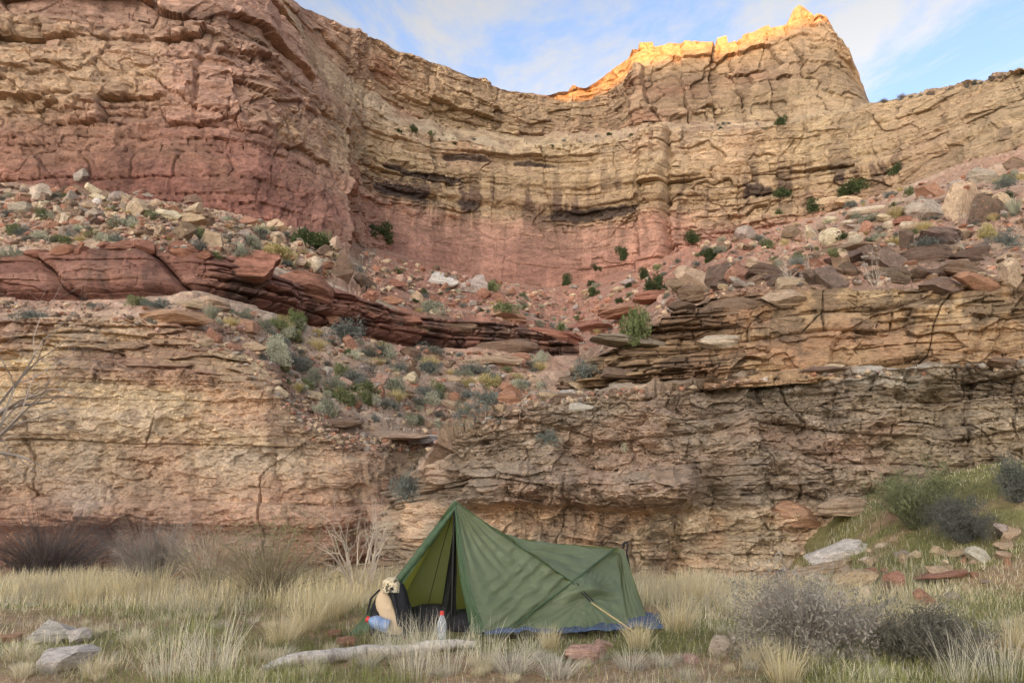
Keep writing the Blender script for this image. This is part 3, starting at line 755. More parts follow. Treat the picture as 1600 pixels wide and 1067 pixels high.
def rock(px, py, w, h, kind, colour, label=None, tilt=0.0, name=None, group=None, depth=0.9, sink=0.16, col_var=0.12):
    loc, nor, on = spot(px, py)
    if loc is None: return None
    n_rock[0] += 1
    i = n_rock[0]
    dist = loc.y * 1.02
    W, H = w / FPX * dist, h / FPX * dist
    me = ROCKS[kind][i % len(ROCKS[kind])]
    nm = name or {'slab': 'flat_rock', 'block': 'rock_block', 'round': 'boulder', 'boulder': 'boulder'}[kind]
    o = add_obj(nm, me)
    dep = W * depth * (0.8 + 0.4 * random.random())
    hz = H / 2 / (1 - sink * 0.8)
    o.scale = (W / 2 * 1.12, dep / 2, hz * 1.1)
    o.rotation_euler = (random.uniform(-0.12, 0.12), -R(tilt), random.uniform(-0.5, 0.5) if kind != 'slab' else random.uniform(-0.25, 0.25))
    q = loc + Vector((0, dep * 0.30, 0))
    ok, l2, n2, _, ob2, _ = scene.ray_cast(dg, q + Vector((0, 0, H * 2.5 + 1.5)), Vector((0, 0, -1)))
    if ok and abs(l2.z - loc.z) < H * 1.2 + dep * 0.4: q.z = 0.5 * (l2.z + loc.z) + 0.15 * (l2.z - loc.z)
    o.location = q + Vector((0, 0, hz * (1 - 2 * sink) * 0.78))
    c = lin(PAL[colour]) * (1 + random.uniform(-col_var, col_var))
    c = c @ np.array([0.3, 0.55, 0.15]) * 0.12 + c * 0.68 + lin((168, 140, 116)) * 0.20
    o.color = (c[0], c[1] * random.uniform(0.97, 1.03), c[2] * random.uniform(0.94, 1.06), 1)
    if group:
        size = 'tiny' if w < 11 else 'small' if w < 17 else 'medium' if w < 26 else 'large'
        cn = dict(rust='reddish', purple='purplish').get(colour, colour)
        label = own_label(f'{size} {cn} {"flat stone" if kind == "slab" else "stone"}', px, py, label)
    else:
        landmark(px, py, label)
    tag(o, label, 'boulder' if kind in ('boulder', 'round') else 'rock', group)
    return o

T = 'on the left talus slope'
BOULDERS = [
 (20,336,42,20,'boulder','grey','flat grey boulder at the far left of the left talus'),
 (32,316,22,28,'block','rust','upright reddish block near the left edge of the talus'),
 (120,299,24,24,'block','grey','pale grey block touching the red wall on the left talus'),
 (297,316,52,24,'slab','brown','large dark leaning slab against the foot of the red wall'),
 (302,334,36,21,'boulder','tan','tan boulder just below the large dark leaning slab'),
 (257,341,50,17,'slab','cream','low cream slab left of the tan boulder pair on the talus'),
 (292,352,58,19,'slab','tan','broad tan slab in front of the tan boulder on the talus'),
 (322,351,22,31,'block','brown','brown upright block at the right end of the broad tan slab'),
 (277,377,41,32,'block','brown','square brown block standing on the red ledge rim'),
 (118,356,29,17,'round','cream','rounded cream boulder in the middle of the left talus'),
 (100,351,19,23,'boulder','cream','cream boulder left of the dark cube on the talus'),
 (148,353,28,28,'block','dark','dark cube shaped block in the middle of the left talus'),
 (130,343,23,20,'boulder','grey','grey boulder just behind the dark cube on the talus'),
 (213,339,25,14,'round','tan','small tan boulder left of the low cream slab'),
 (192,327,29,13,'boulder','rust','reddish boulder below the red wall on the left talus'),
 (149,320,15,12,'round','white','small white stone high on the left talus'),
 (62,330,26,16,'boulder','cream','cream boulder right of the flat grey boulder'),
 (75,312,34,15,'boulder','tan','tan boulder high on the talus near the reddish block'),
 (95,305,30,14,'boulder','brown','brown boulder left of the pale grey block'),
 (170,312,40,16,'slab','brown','brown slab high on the talus under the red wall'),
 (225,306,36,10,'slab','grey','grey slab at the foot of the red wall'),
 (240,322,22,12,'boulder','tan','little tan boulder above the low cream slab'),
 (88,405,44,19,'slab','red','rounded red capstone on the left part of the ledge'),
 (54,407,38,13,'slab','red','thin red capstone at the left end of the ledge'),
 (180,398,46,12,'slab','red','long flat red capstone in the middle of the ledge'),
 (163,389,30,11,'slab','red','short red capstone stacked behind the long flat one'),
 (225,393,36,23,'boulder','red','leaning red capstone with a pointed foot on the ledge'),
 (197,386,38,10,'slab','red','flat red capstone behind the leaning capstone'),
 (280,394,44,18,'slab','red','red capstone under the square brown block'),
 (316,407,27,15,'round','red','round red capstone beside the ledge crack'),
 (282,415,40,18,'slab','red','hollowed red capstone over the ledge crack'),
 (125,398,30,13,'boulder','red','chunky red capstone right of the rounded red one'),
 (530,436,48,50,'boulder','brown','big dark brown boulder with tan top beside the bare tree'),
 (569,447,35,26,'block','dark','dark angular block right of the big dark boulder'),
 (616,451,34,13,'slab','red','thin red slab propped on the middle slope'),
 (689,444,50,23,'slab','white','smooth whitish slab below the alcove wall'),
 (748,459,53,37,'boulder','grey','big pale grey boulder below the alcove wall'),
 (718,455,22,17,'round','pink','pink boulder touching the left of the big pale grey boulder'),
 (775,468,25,15,'block','red','red block at the right foot of the big pale grey boulder'),
 (790,502,84,21,'slab','orange','long orange tan slab lying on the middle red ledge'),
 (680,495,20,13,'round','cream','small cream boulder left of the long orange slab'),
 (593,531,56,33,'boulder','grey','grey brown boulder amid shrubs on the middle slope'),
 (642,562,34,27,'block','brown','brown tilted block below the yellow shrub'),
 (670,564,31,22,'block','pink','pinkish wedge right of the brown tilted block'),
 (516,499,29,27,'block','rust','sharp reddish prism leaning on the red ledge'),
 (488,421,29,28,'boulder','tan','tan boulder left of the big dark boulder'),
 (502,402,42,21,'boulder','brown','brown boulder behind the big dark boulder'),
 (580,471,28,20,'round','red','rounded red boulder on the middle slope'),
 (611,476,36,15,'slab','rust','reddish slab right of the rounded red boulder'),
 (578,556,30,15,'slab','rust','thin reddish slab tilted among grey shrubs'),
 (644,603,31,19,'boulder','cream','cream boulder in the lower middle of the slope'),
 (701,614,46,17,'slab','grey','grey tilted slab low on the middle slope'),
 (598,600,25,18,'boulder','pink','pinkish boulder left of the cream boulder low on the slope'),
 (633,623,36,13,'slab','tan','flat tan slab below the cream boulder'),
 (803,632,46,23,'slab','rust','reddish tan slab beside the gully shrubs'),
 (893,634,56,11,'slab','brown','dark flat slab balanced on the cliff rim'),
 (905,641,40,13,'slab','white','white slab tilted on the crumbly cliff rim'),
 (835,600,25,10,'slab','tan','thin tan slab in the gully'),
 (860,626,40,14,'slab','tan','tan slab at the head of the crumbly cliff rim'),
 (291,482,50,14,'slab','tan','flat tan table slab below the red ledge'),
 (330,477,64,20,'slab','tan','long tan slab under the overhanging red block'),
 (272,504,118,25,'slab','orange','very long tan slab forming the bench edge'),
 (385,518,40,21,'boulder','orange','orange boulder on the bench below the red ledge'),
 (418,504,25,16,'boulder','grey','grey boulder right above the orange boulder'),
 (333,533,25,23,'block','rust','reddish tilted block at the low cliff rim'),
 (318,541,24,13,'slab','tan','small tan slab beside the reddish tilted block'),
 (510,587,21,19,'block','white','white block low on the left bench'),
 (442,514,20,9,'slab','white','small whitish slab right of the orange boulder'),
 (488,625,40,13,'slab','tan','tan slab at the broken rim of the low cliff'),
 (395,553,37,15,'slab','tan','tan slab above the low cliff rim'),
 (445,560,26,14,'boulder','grey','grey stone above the low cliff rim'),
 (1453,344,62,41,'round','grey','rounded grey boulder left of the two giant boulders'),
 (1508,339,70,66,'boulder','tan','giant tan boulder high on the right slope'),
 (1554,338,54,54,'round','dark','giant dark faced boulder at the right of the pair'),
 (1459,308,42,34,'block','rust','reddish overhanging block above the rounded grey boulder'),
 (1550,282,66,28,'slab','grey','grey slab leaning on the upper right slope'),
 (1588,266,44,22,'boulder','brown','brown boulder at the upper right edge'),
 (1425,357,31,14,'round','cream','cream stone below the rounded grey boulder'),
 (1395,358,23,12,'round','cream','cream stone left of the reddish slab on the right slope'),
 (1386,347,29,12,'slab','cream','cream slab above two cream stones on the right slope'),
 (1418,349,35,13,'slab','red','reddish slab under the rounded grey boulder'),
 (1330,352,24,10,'round','cream','cream stone at the left end of the right slope'),
 (1305,347,32,12,'slab','cream','cream slab at the left end of the right slope'),
 (1338,318,54,15,'slab','tan','pale slab on the right slope below a juniper'),
 (1357,335,68,17,'slab','cream','long pale slab in the middle of the right slope'),
 (1290,330,46,13,'slab','tan','tan slab near the pink wall foot'),
 (1387,423,56,47,'block','purple','purplish cube tilted on the ledge bench', 18),
 (1458,409,92,34,'slab','dark','long dark slab right of the purplish cube', 4),
 (1331,392,108,17,'slab','brown','long flat brown slab at the bench top'),
 (1338,417,72,33,'block','dark','dark block under the long flat brown slab'),
 (1520,437,82,29,'slab','brown','rounded brown slab at the right of the ledge bench'),
 (1449,439,62,23,'block','dark','dark brick shaped block below the long dark slab'),
 (1478,464,60,27,'block','brown','brown block under the dark brick shaped one'),
 (1537,458,62,27,'block','rust','reddish block under the rounded brown slab'),
 (1585,452,38,42,'block','tan','tan upright block at the right edge of the bench', -25),
 (1583,414,46,20,'slab','tan','tan tilted slab at the right edge of the bench', 28),
 (1145,442,74,46,'slab','dark','big dark slab leaning at the left end of the bench', 24),
 (1202,437,76,18,'slab','brown','thin brown slab leaning at thirty degrees on the bench', 28),
 (1222,446,60,14,'slab','dark','thin dark slab leaning beside the bare bush', 30),
 (1157,448,28,19,'block','grey','small bluish grey block below the leaning dark slab'),
 (1128,455,32,15,'block','dark','small dark block at the left tip of the bench'),
 (1100,470,44,18,'slab','brown','brown slab stepping down the left tip of the bench'),
 (1070,490,50,16,'slab','dark','dark slab stepping down toward the gully'),
 (1020,557,96,15,'slab','brown','long brown plate overhanging the gully'),
 (1000,571,134,15,'slab','grey','longest grey plate jutting over the gully'),
 (968,588,68,17,'slab','brown','brown plate below the longest grey plate'),
 (915,607,58,19,'slab','tan','tan plate at the lowest tip of the right ledge'),
 (1132,542,74,23,'slab','cream','cream wedge slab on the face of the right ledge'),
 (1150,515,88,33,'slab','brown','thick brown slab above the cream wedge slab'),
 (1236,489,78,27,'slab','tan','thick tan slab on the rim of the right ledge'),
 (1301,585,80,9,'slab','brown','thin flat plate resting on the crumbly cliff terrace'),
 (1306,578,32,9,'slab','cream','small cream plate lying on the thin flat plate'),
 (1208,603,25,11,'slab','cream','cream chip on the crumbly cliff terrace'),
 (1152,610,38,14,'slab','tan','tan chip on the crumbly cliff terrace'),
 (1573,576,58,15,'slab','brown','brown plate at the right end of the terrace'),
 (368,470,140,50,'slab','red','big overhanging red block right of the ledge crack',-3),
 (478,492,96,40,'slab','red','dark red layered slab right of the big overhanging block',-12),
 (556,512,92,30,'slab','red','red slab stepping down the middle of the ledge',-14),
 (615,528,84,26,'slab','red','lower red slab where the ledge thins',-12),
 (690,536,96,26,'slab','brown','brown slab in the middle of the thin ledge',-6),
 (778,548,120,26,'slab','brown','widest brown block of the middle ledge',-2),
 (868,552,90,24,'slab','red','red plate at the right end of the middle ledge',-10),
 (760,575,120,18,'slab','tan','long tan step below the middle ledge',0),
 (930,520,80,16,'slab','red','red step on the slope above the gully',0),
 (985,490,90,18,'slab','rust','reddish step on the slope left of the bench',4),
 (1030,470,70,18,'slab','red','red step right above the tall green bush',4),
 (600,690,120,14,'slab','tan','tan layered step above the corner between the cliffs',0),
 (520,672,80,14,'slab','brown','brown step on the broken rim of the low cliff',0),
 (640,700,90,12,'slab','white','pale step at the top of the corner between the cliffs',0),
 (94,1047,102,36,'boulder','white','pale grey foreground rock at the bottom left'),
 (68,1005,84,35,'boulder','white','pale grey rock pair, the larger one, left meadow'),
 (121,1004,36,27,'block','white','small pale rock leaning on the larger one, left meadow'),
 (12,1005,32,18,'block','orange','orange stone at the left frame edge in the meadow'),
 (1136,1026,46,30,'round','grey','rounded grey stone left of the big grey bush'),
 (1081,1037,25,13,'round','pink','small pinkish stone in the right meadow path'),
 (915,1036,64,28,'slab','pink','flat pinkish rock in front of the tent'),
 (945,1012,26,14,'block','pink','small pinkish stone holding down the ground sheet'),
 (540,1011,32,20,'block','rust','reddish stone beside the left tent stake'),
 (522,997,26,15,'block','red','darker red stone behind the reddish one at the left stake'),
 (1341,923,74,30,'slab','tan','tilted tan slab on the right hillside', 20),
 (1397,932,40,20,'slab','brown','brown slab tipped the other way beside the tilted tan slab', -28),
 (1314,878,98,30,'slab','white','weathered pale slab pile top on the right hillside', 12),
 (1288,898,124,18,'slab','tan','long pale slab under the weathered slab', 10),
 (1358,880,22,13,'block','cream','small cream block at the end of the long pale slab'),
 (1320,910,27,19,'block','orange','orange wedge above the tilted tan slab'),
 (1250,912,44,15,'slab','tan','lowest tan slab of the hillside pile', 18),
 (1537,880,46,22,'slab','white','white tilted slab alone on the hillside', -28),
 (1578,842,38,24,'block','grey','grey block at the right edge of the hillside'),
 (1410,872,22,13,'slab','grey','two layered grey stone in the hillside grass'),
 (1485,906,92,9,'slab','rust','thin reddish slab edge in the hillside soil'),
 (1485,892,16,12,'block','tan','small tan cube above the thin reddish slab'),
 (1574,859,38,11,'slab','tan','flat tan stone below the grey block'),
 (1258,816,84,32,'slab','orange','orange block jutting from the foot of the crumbly cliff'),
 (1340,806,94,30,'slab','tan','tan ledge block at the foot of the crumbly cliff'),
 (1410,806,44,28,'block','rust','reddish block at the right end of the foot ledge'),
]
for b in BOULDERS:
    px, py, w, h, kind, c, lab = b[:7]
    rock(px, py, w, h, kind, c, lab, tilt=b[7] if len(b) > 7 else random.uniform(-7, 7), depth=0.75 if kind == 'slab' else 0.95)

def scatter(n, poly, sizes, kinds, cols, label, group, seed):
    """individual medium boulders over an image region of the slope"""
    g = np.random.default_rng(seed)
    poly = np.array(poly, float)
    x0, x1 = poly[:, 0].min(), poly[:, 0].max()
    k = 0; tries = 0
    while k < n and tries < n * 6:
        tries += 1
        px = g.uniform(x0, x1)
        top, bot = np.interp(px, poly[:, 0], poly[:, 1]), np.interp(px, poly[:, 0], poly[:, 2])
        py = top + (bot - top) * g.random()
        loc, nor, on = spot(px, py)
        if loc is None or not steep_ok(nor, on): continue
        w = sizes[0] + (sizes[1] - sizes[0]) * g.random() ** 2
        kd = kinds[g.integers(len(kinds))]
        h = w * (g.uniform(0.25, 0.45) if kd == 'slab' else g.uniform(0.55, 0.85))
        rock(px, py, w, h, kd, cols[g.integers(len(cols))], label, g.uniform(-18, 18), group=group)
        k += 1
scatter(120, [(0,292,372),(150,305,372),(330,335,395),(520,375,440)], (13, 42), ['boulder','block','slab','round'], ['tan','tan','grey','brown','tan','cream','rust','brown'], 'left talus', 'loose stones of the left talus', 1)
scatter(85, [(340,480,560),(450,510,640),(560,530,680),(700,555,690),(830,560,640)], (11, 34), ['boulder','block','slab','slab'], ['tan','tan','pink','rust','grey','cream','brown'], 'bench slope', 'loose stones of the bench slope', 2)
scatter(45, [(560,400,470),(700,430,495),(850,460,525),(930,455,540),(1060,400,470)], (8, 28), ['boulder','slab','block'], ['rust','red','tan','grey','pink'], 'alcove slope', 'loose stones below the alcove', 3)
scatter(45, [(1080,390,430),(1200,345,415),(1400,300,380),(1598,270,370)], (10, 34), ['boulder','slab','round'], ['tan','cream','grey','rust','brown'], 'right slope', 'loose stones of the right slope', 4)
scatter(55, [(1060,455,478),(1180,425,455),(1300,398,450),(1598,378,440)], (22, 72), ['slab','slab','block'], ['brown','dark','tan','rust','purple'], 'ledge bench', 'broken slabs of the ledge bench', 5)
scatter(60, [(1200,905,960),(1380,840,960),(1598,790,980)], (13, 40), ['slab','block','boulder'], ['tan','tan','grey','rust','cream'], 'right hillside', 'loose stones of the right hillside', 6)

# small rubble nobody could count
def rubble(name, label, regions, n, size, cols, seed):
    g = np.random.default_rng(seed)
    bm = bmesh.new(); bmesh.ops.create_icosphere(bm, subdivisions=1, radius=1.0)
    V0 = np.array([v.co[:] for v in bm.verts]); F0 = np.array([[v.index for v in f.verts] for f in bm.faces]); bm.free()
    Vs, Fs, Cs, m, tries = [], [], [], 0, 0
    C = np.stack([lin(PAL[c]) for c in cols])
    poly = [np.array(r, float) for r in regions]
    while m < n and tries < n * 4:
        tries += 1
        p = poly[g.integers(len(poly))]
        px = g.uniform(p[:, 0].min(), p[:, 0].max())
        top, bot = np.interp(px, p[:, 0], p[:, 1]), np.interp(px, p[:, 0], p[:, 2])
        loc, nor, on = spot(px, top + (bot - top) * g.random())
        if loc is None or not steep_ok(nor, on): continue
        r = (size[0] + (size[1] - size[0]) * g.random() ** 3) / FPX * loc.y / 2
        v = V0 * (1 + 0.35 * (g.random((len(V0), 1)) - 0.5)) * np.array([1, g.uniform(.6, 1), g.uniform(.3, .8)]) * r
        a = g.uniform(0, 6.28); ca, sa = math.cos(a), math.sin(a)
        v = v @ np.array([[ca, -sa, 0], [sa, ca, 0], [0, 0, 1]])
        t = g.uniform(-0.6, 0.6); ctt, stt = math.cos(t), math.sin(t)
        v = v @ np.array([[1, 0, 0], [0, ctt, -stt], [0, stt, ctt]])
        Vs.append(v + np.array(loc) + np.array([0, 0, r * 0.2])); Fs.append(F0 + m * len(V0))
        Cs.append(np.broadcast_to(C[g.integers(len(C))] * g.uniform(0.75, 1.2), V0.shape)); m += 1
    me = mesh_np(name, np.concatenate(Vs), np.concatenate(Fs), M_slope, np.concatenate(Cs))
    tag(add_obj(name, me), label, 'rubble', kind='stuff')
OKON = {'talus_slope', 'bench_slope', 'ledge_bench', 'ground'}
bpy.context.view_layer.update(); dg = bpy.context.evaluated_depsgraph_get()
rubble('rubble', 'small broken stones scattered over the slopes', [
    [(0,288,385),(150,300,375),(330,330,398),(520,370,440)], [(0,288,385),(330,330,398),(520,370,440)],
    [(0,470,492),(340,475,560),(450,505,650),(560,525,690),(700,550,700),(840,556,640)], [(340,475,560),(450,505,650),(560,525,690),(700,550,700),(840,556,640)],
    [(560,390,470),(700,425,497),(850,450,530),(930,445,550),(1060,400,480)],
    [(1080,380,440),(1200,340,425),(1400,295,385),(1600,255,375)], [(940,545,550),(1080,440,470),(1300,396,450),(1600,380,430)],
    [(680,640,690),(860,618,632),(1000,606,616),(1200,590,600),(1600,568,576)], [(0,288,378),(150,300,372),(330,330,396),(520,370,435)], [(430,592,640),(470,630,680),(540,682,705),(700,690,706)]], 6500, (3, 16), ['tan', 'tan', 'grey', 'rust', 'pink', 'brown', 'brown'], 12)

# ------------------------------------------------------------------ vegetation
def plant_material(name, obj=False, trans=0.3):
    m, n, l, b = nodes(name)
    b.inputs['Roughness'].default_value = 0.8
    b.inputs['Specular IOR Level'].default_value = 0.2
    a = n.new('ShaderNodeAttribute'); a.attribute_name = 'Col'
    src = a.outputs['Color']
    if obj:
        oi = n.new('ShaderNodeObjectInfo')
        mx = n.new('ShaderNodeMix'); mx.data_type = 'RGBA'; mx.blend_type = 'MULTIPLY'; mx.inputs[0].default_value = 1
        l.new(a.outputs['Color'], mx.inputs[6]); l.new(oi.outputs['Color'], mx.inputs[7]); src = mx.outputs[2]
    l.new(src, b.inputs['Base Color'])
    t = n.new('ShaderNodeBsdfTranslucent'); l.new(src, t.inputs['Color'])
    ms = n.new('ShaderNodeMixShader'); ms.inputs[0].default_value = trans
    l.new(b.outputs[0], ms.inputs[1]); l.new(t.outputs[0], ms.inputs[2])
    l.new(ms.outputs[0], n['Material Output'].inputs['Surface'])
    return m
M_leaf = plant_material('shrub_leaves', True, 0.3)
M_grass = plant_material('grass_blades', False, 0.45)
M_twig = plant_material('twigs', True, 0.0)

def blades(base, hgt, lean, az, wid, c0, c1, segs=3, curl=0.5, g=rng):
    """curved tapering strips; arrays of n"""
    n = len(hgt)
    rows = []
    cols_ = []
    wa = az + 1.2 + g.random(n) * 1.6
    wx, wy = np.cos(wa), np.sin(wa)
    for i in range(segs + 1):
        t = i / segs
        off = lean * hgt * (t * (1 - curl) + curl * t * t)
        x = base[:, 0] + np.cos(az) * off; y = base[:, 1] + np.sin(az) * off
        z = base[:, 2] + hgt * t * (1 - 0.35 * curl * t * np.clip(lean, 0, 1))
        w = wid * (1 - 0.75 * t) * 0.5
        if i < segs:
            rows += [np.stack([x - wx * w, y - wy * w, z], -1), np.stack([x + wx * w, y + wy * w, z], -1)]
            cols_ += [c0 + (c1 - c0) * t] * 2
        else:
            rows.append(np.stack([x, y, z], -1)); cols_.append(c1)
    V = np.stack(rows, 1); C = np.stack(cols_, 1)
    k = V.shape[1]
    f = []
    for i in range(segs - 1):
        f += [[2*i, 2*i+1, 2*i+3], [2*i, 2*i+3, 2*i+2]]
    f.append([2*(segs-1), 2*(segs-1)+1, 2*segs])
    F = (np.array(f)[None] + (np.arange(n) * k)[:, None, None]).reshape(-1, 3)
    return V.reshape(-1, 3), F, C.reshape(-1, 3)

def join(parts):
    Vs, Fs, Cs, o = [], [], [], 0
    for V, F, C in parts:
        Vs.append(V); Fs.append(F + o); Cs.append(C); o += len(V)
    return np.concatenate(Vs), np.concatenate(Fs), np.concatenate(Cs)

def leafy(seed, n, size, clump=10, flat=1.0, hollow=0.5):
    """rounded crown (radius 1, height ~1.2) of small leaf faces in clumps around a centre"""
    g = np.random.default_rng(seed)
    cc = g.normal(size=(clump, 3)); cc /= np.linalg.norm(cc, axis=1, keepdims=True)
    cc *= g.uniform(0.35, 0.8, (clump, 1)); cc[:, 2] = np.abs(cc[:, 2]) * 1.0 + 0.1
    k = g.integers(clump, size=n)
    d = g.normal(size=(n, 3)); d /= np.linalg.norm(d, axis=1, keepdims=True)
    rr = g.uniform(0.22, 0.42, clump)
    P = cc[k] + d * (rr[k] * g.uniform(hollow, 1.05, n))[:, None]
    P[:, 2] = np.maximum(P[:, 2] * flat, 0.02)
    a = g.normal(size=(n, 3)); a /= np.linalg.norm(a, axis=1, keepdims=True)
    a = a * 0.6 + d * 0.6 + np.array([0, 0, 0.35]); a /= np.linalg.norm(a, axis=1, keepdims=True)
    b = np.cross(a, g.normal(size=(n, 3))); b /= np.linalg.norm(b, axis=1, keepdims=True)
    s = (size * g.uniform(0.6, 1.4, n))[:, None]
    V = np.stack([P - b * s * 0.3, P + a * s, P + b * s * 0.3], 1).reshape(-1, 3)
    F = np.arange(3 * n).reshape(-1, 3)
    C = np.repeat(g.uniform(0.65, 1.25, (n, 1)) * np.ones((1, 3)) * (1 + 0.12 * (g.random((clump, 1)) - 0.5))[k], 3, 0)
    return V, F, C

def spray(seed, n, h, spread, wid, segs=2):
    g = np.random.default_rng(seed)
    az = g.uniform(0, 6.283, n); r = 0.12 * g.random(n)
    base = np.stack([np.cos(az) * r, np.sin(az) * r, 0 * r], -1)
    ln = spread * g.random(n) ** 0.6
    hg = h * g.uniform(0.55, 1.05, n) / np.sqrt(1 + 0.7 * ln * ln)
    c = g.uniform(0.7, 1.25, (n, 1)) * np.ones((1, 3))
    return blades(base, hg, ln, az + g.normal(size=n) * 0.3, wid * g.uniform(0.7, 1.3, n), c * 0.85, c, segs, 0.5, g)

def tubes(segs_, sides=3):
    """segs_: list of (p0, p1, r0, r1) -> mesh arrays"""
    A = np.array([s[0] for s in segs_]); B = np.array([s[1] for s in segs_])
    r0 = np.array([s[2] for s in segs_])[:, None]; r1 = np.array([s[3] for s in segs_])[:, None]
    d = B - A; d /= np.linalg.norm(d, axis=1, keepdims=True) + 1e-9
    u = np.cross(d, np.where(np.abs(d[:, 2:3]) > 0.9, np.array([[1, 0, 0]]), np.array([[0, 0, 1]]))); u /= np.linalg.norm(u, axis=1, keepdims=True) + 1e-9
    v = np.cross(d, u)
    ring = []
    for P, r in ((A, r0), (B, r1)):
        for k in range(sides):
            a = 6.283 * k / sides
            ring.append(P + (u * math.cos(a) + v * math.sin(a)) * r)
    V = np.stack(ring, 1)
    f = []
    for k in range(sides):
        k2 = (k + 1) % sides
        f += [[k, k2, sides + k2], [k, sides + k2, sides + k]]
    F = (np.array(f)[None] + (np.arange(len(A)) * 2 * sides)[:, None, None]).reshape(-1, 3)
    return V.reshape(-1, 3), F

def branching(seed, start, direction, length, radius, depth, nchild=4, spread=0.7, curl=0.25, seglen=4, droop=0.0, shrink=0.62):
    """recursive bare branch -> list of segments"""
    g = random.Random(seed)
    out = []
    def grow(p, d, L, r, lev):
        n = seglen
        pts = [p]
        for i in range(n):
            d = (d + Vector((g.gauss(0, curl), g.gauss(0, curl), g.gauss(0, curl) - droop)) * 0.5).normalized()
            q = p + d * (L / n)
            ra, rb = r * (1 - 0.6 * i / n), r * (1 - 0.6 * (i + 1) / n)
            out.append((tuple(p), tuple(q), ra, rb))
            p = q
            if lev > 0 and i > 0:
                for c in range(nchild if i == n - 1 else max(1, nchild // 2)):
                    ax = Vector((g.gauss(0, 1), g.gauss(0, 1), g.gauss(0, 1))).normalized()
                    nd = (d + ax * spread).normalized()
                    grow(p, nd, L * shrink * g.uniform(0.6, 1.1), rb * 0.6, lev - 1)
    grow(Vector(start), Vector(direction).normalized(), length, radius, depth)
    return out

def twig_bush(seed, n=10, h=1.0, spread=0.9, r=0.012, depth=2, nchild=3, curl=0.4, droop=0.05):
    segs_ = []
    g = random.Random(seed)
    for i in range(n):
        a = g.uniform(0, 6.283); t = g.uniform(0.1, 1.0) * spread
        segs_ += branching(seed * 31 + i, (0.12 * math.cos(a), 0.12 * math.sin(a), 0), (math.cos(a) * t, math.sin(a) * t, 0.75), h * g.uniform(0.45, 0.7), r, depth, nchild, 0.75, curl, 4, droop)
    V, F = tubes(segs_)
    C = np.repeat(np.random.default_rng(seed).uniform(0.7, 1.3, (len(segs_), 1)), 6, 0) * np.ones((1, 3))
    return V, F, C

def norm_unit(V):
    """width ~2 (-1..1), base at z=0, height 1"""
    V = V.copy()
    V[:, :2] /= np.percentile(np.abs(V[:, :2]), 98)
    V[:, 2] -= max(0, V[:, 2].min()); V[:, 2] /= np.percentile(V[:, 2], 99)
    return V

def proto(parts, name, mat):
    V, F, C = join(parts)
    return mesh_np(name, norm_unit(V), F, mat, C)

SHRUBS = {
    'sage': [proto([leafy(i, 1500, 0.10, 12), spray(i, 160, 1.05, 1.0, 0.02)], 'sage', M_leaf) for i in range(4)],
    'dark': [proto([leafy(20 + i, 900, 0.09, 12), spray(20 + i, 420, 1.1, 1.1, 0.02)], 'blackbrush', M_leaf) for i in range(4)],
    'green': [proto([leafy(40 + i, 1600, 0.12, 9, 1.2), spray(40 + i, 120, 1.1, 0.8, 0.02)], 'green_shrub', M_leaf) for i in range(3)],
    'straw': [proto([spray(60 + i, 480, 1.2, 0.9, 0.03, 3)], 'tuft', M_leaf) for i in range(3)],
    'juniper': [proto([leafy(80 + i, 2200, 0.13, 13, 1.3, 0.3), (lambda vf: (vf[0], vf[1], np.full((len(vf[0]), 3), 0.9)))(tubes(branching(80 + i, (0, 0, 0), (0.1, 0, 1), 0.7, 0.06, 1, 3)))], 'juniper', M_leaf) for i in range(3)],
    'twig': [proto([twig_bush(90 + i, 9, 1.0, 0.9, 0.014, 2, 2)], 'bare_bush', M_twig) for i in range(3)],
}
PCOL = dict(sage=(150,150,128), pale=(188,186,160), dark=(116,116,104), blue=(128,132,122), green=(124,128,88), bright=(122,130,84), yellow=(190,176,122),
            straw=(208,192,140), juniper=(78,88,54), twig=(136,120,106), palew=(190,178,160))
PNAME = dict(sage='sagebrush', dark='desert_shrub', green='green_shrub', straw='grass_tuft', juniper='juniper_tree', twig='bare_bush')
PCAT = dict(sage='shrub', dark='shrub', green='shrub', straw='grass tuft', juniper='juniper', twig='bush')
n_sh = [0]
def shrub(px, py, w, h, kind, colour, label=None, group=None, dz=0.0):
    loc, nor, on = spot(px, py)
    if loc is None: return
    n_sh[0] += 1
    me = SHRUBS[kind][n_sh[0] % len(SHRUBS[kind])]
    o = add_obj(PNAME[kind], me)
    s = loc.y * 1.02 / FPX
    o.scale = (w * s / 2, w * s / 2, h * s)
    o.rotation_euler = (0, 0, random.uniform(0, 6.28))
    o.location = loc + Vector((0, w * s * 0.25, -0.02 * h * s + dz))
    c = lin(PCOL[colour]) * random.uniform(0.85, 1.15)
    o.color = (*c, 1)
    if group:
        size = 'tiny' if w < 10 else 'small' if w < 17 else 'medium'
        kn = dict(sage='grey green shrub', dark='dark shrub', green='green shrub', straw='straw tuft', juniper='juniper', twig='bare bush')[kind]
        label = own_label(f'{size} {kn}', px, py, label)
    else:
        landmark(px, py, label)
    tag(o, label, PCAT[kind], group)
    return o

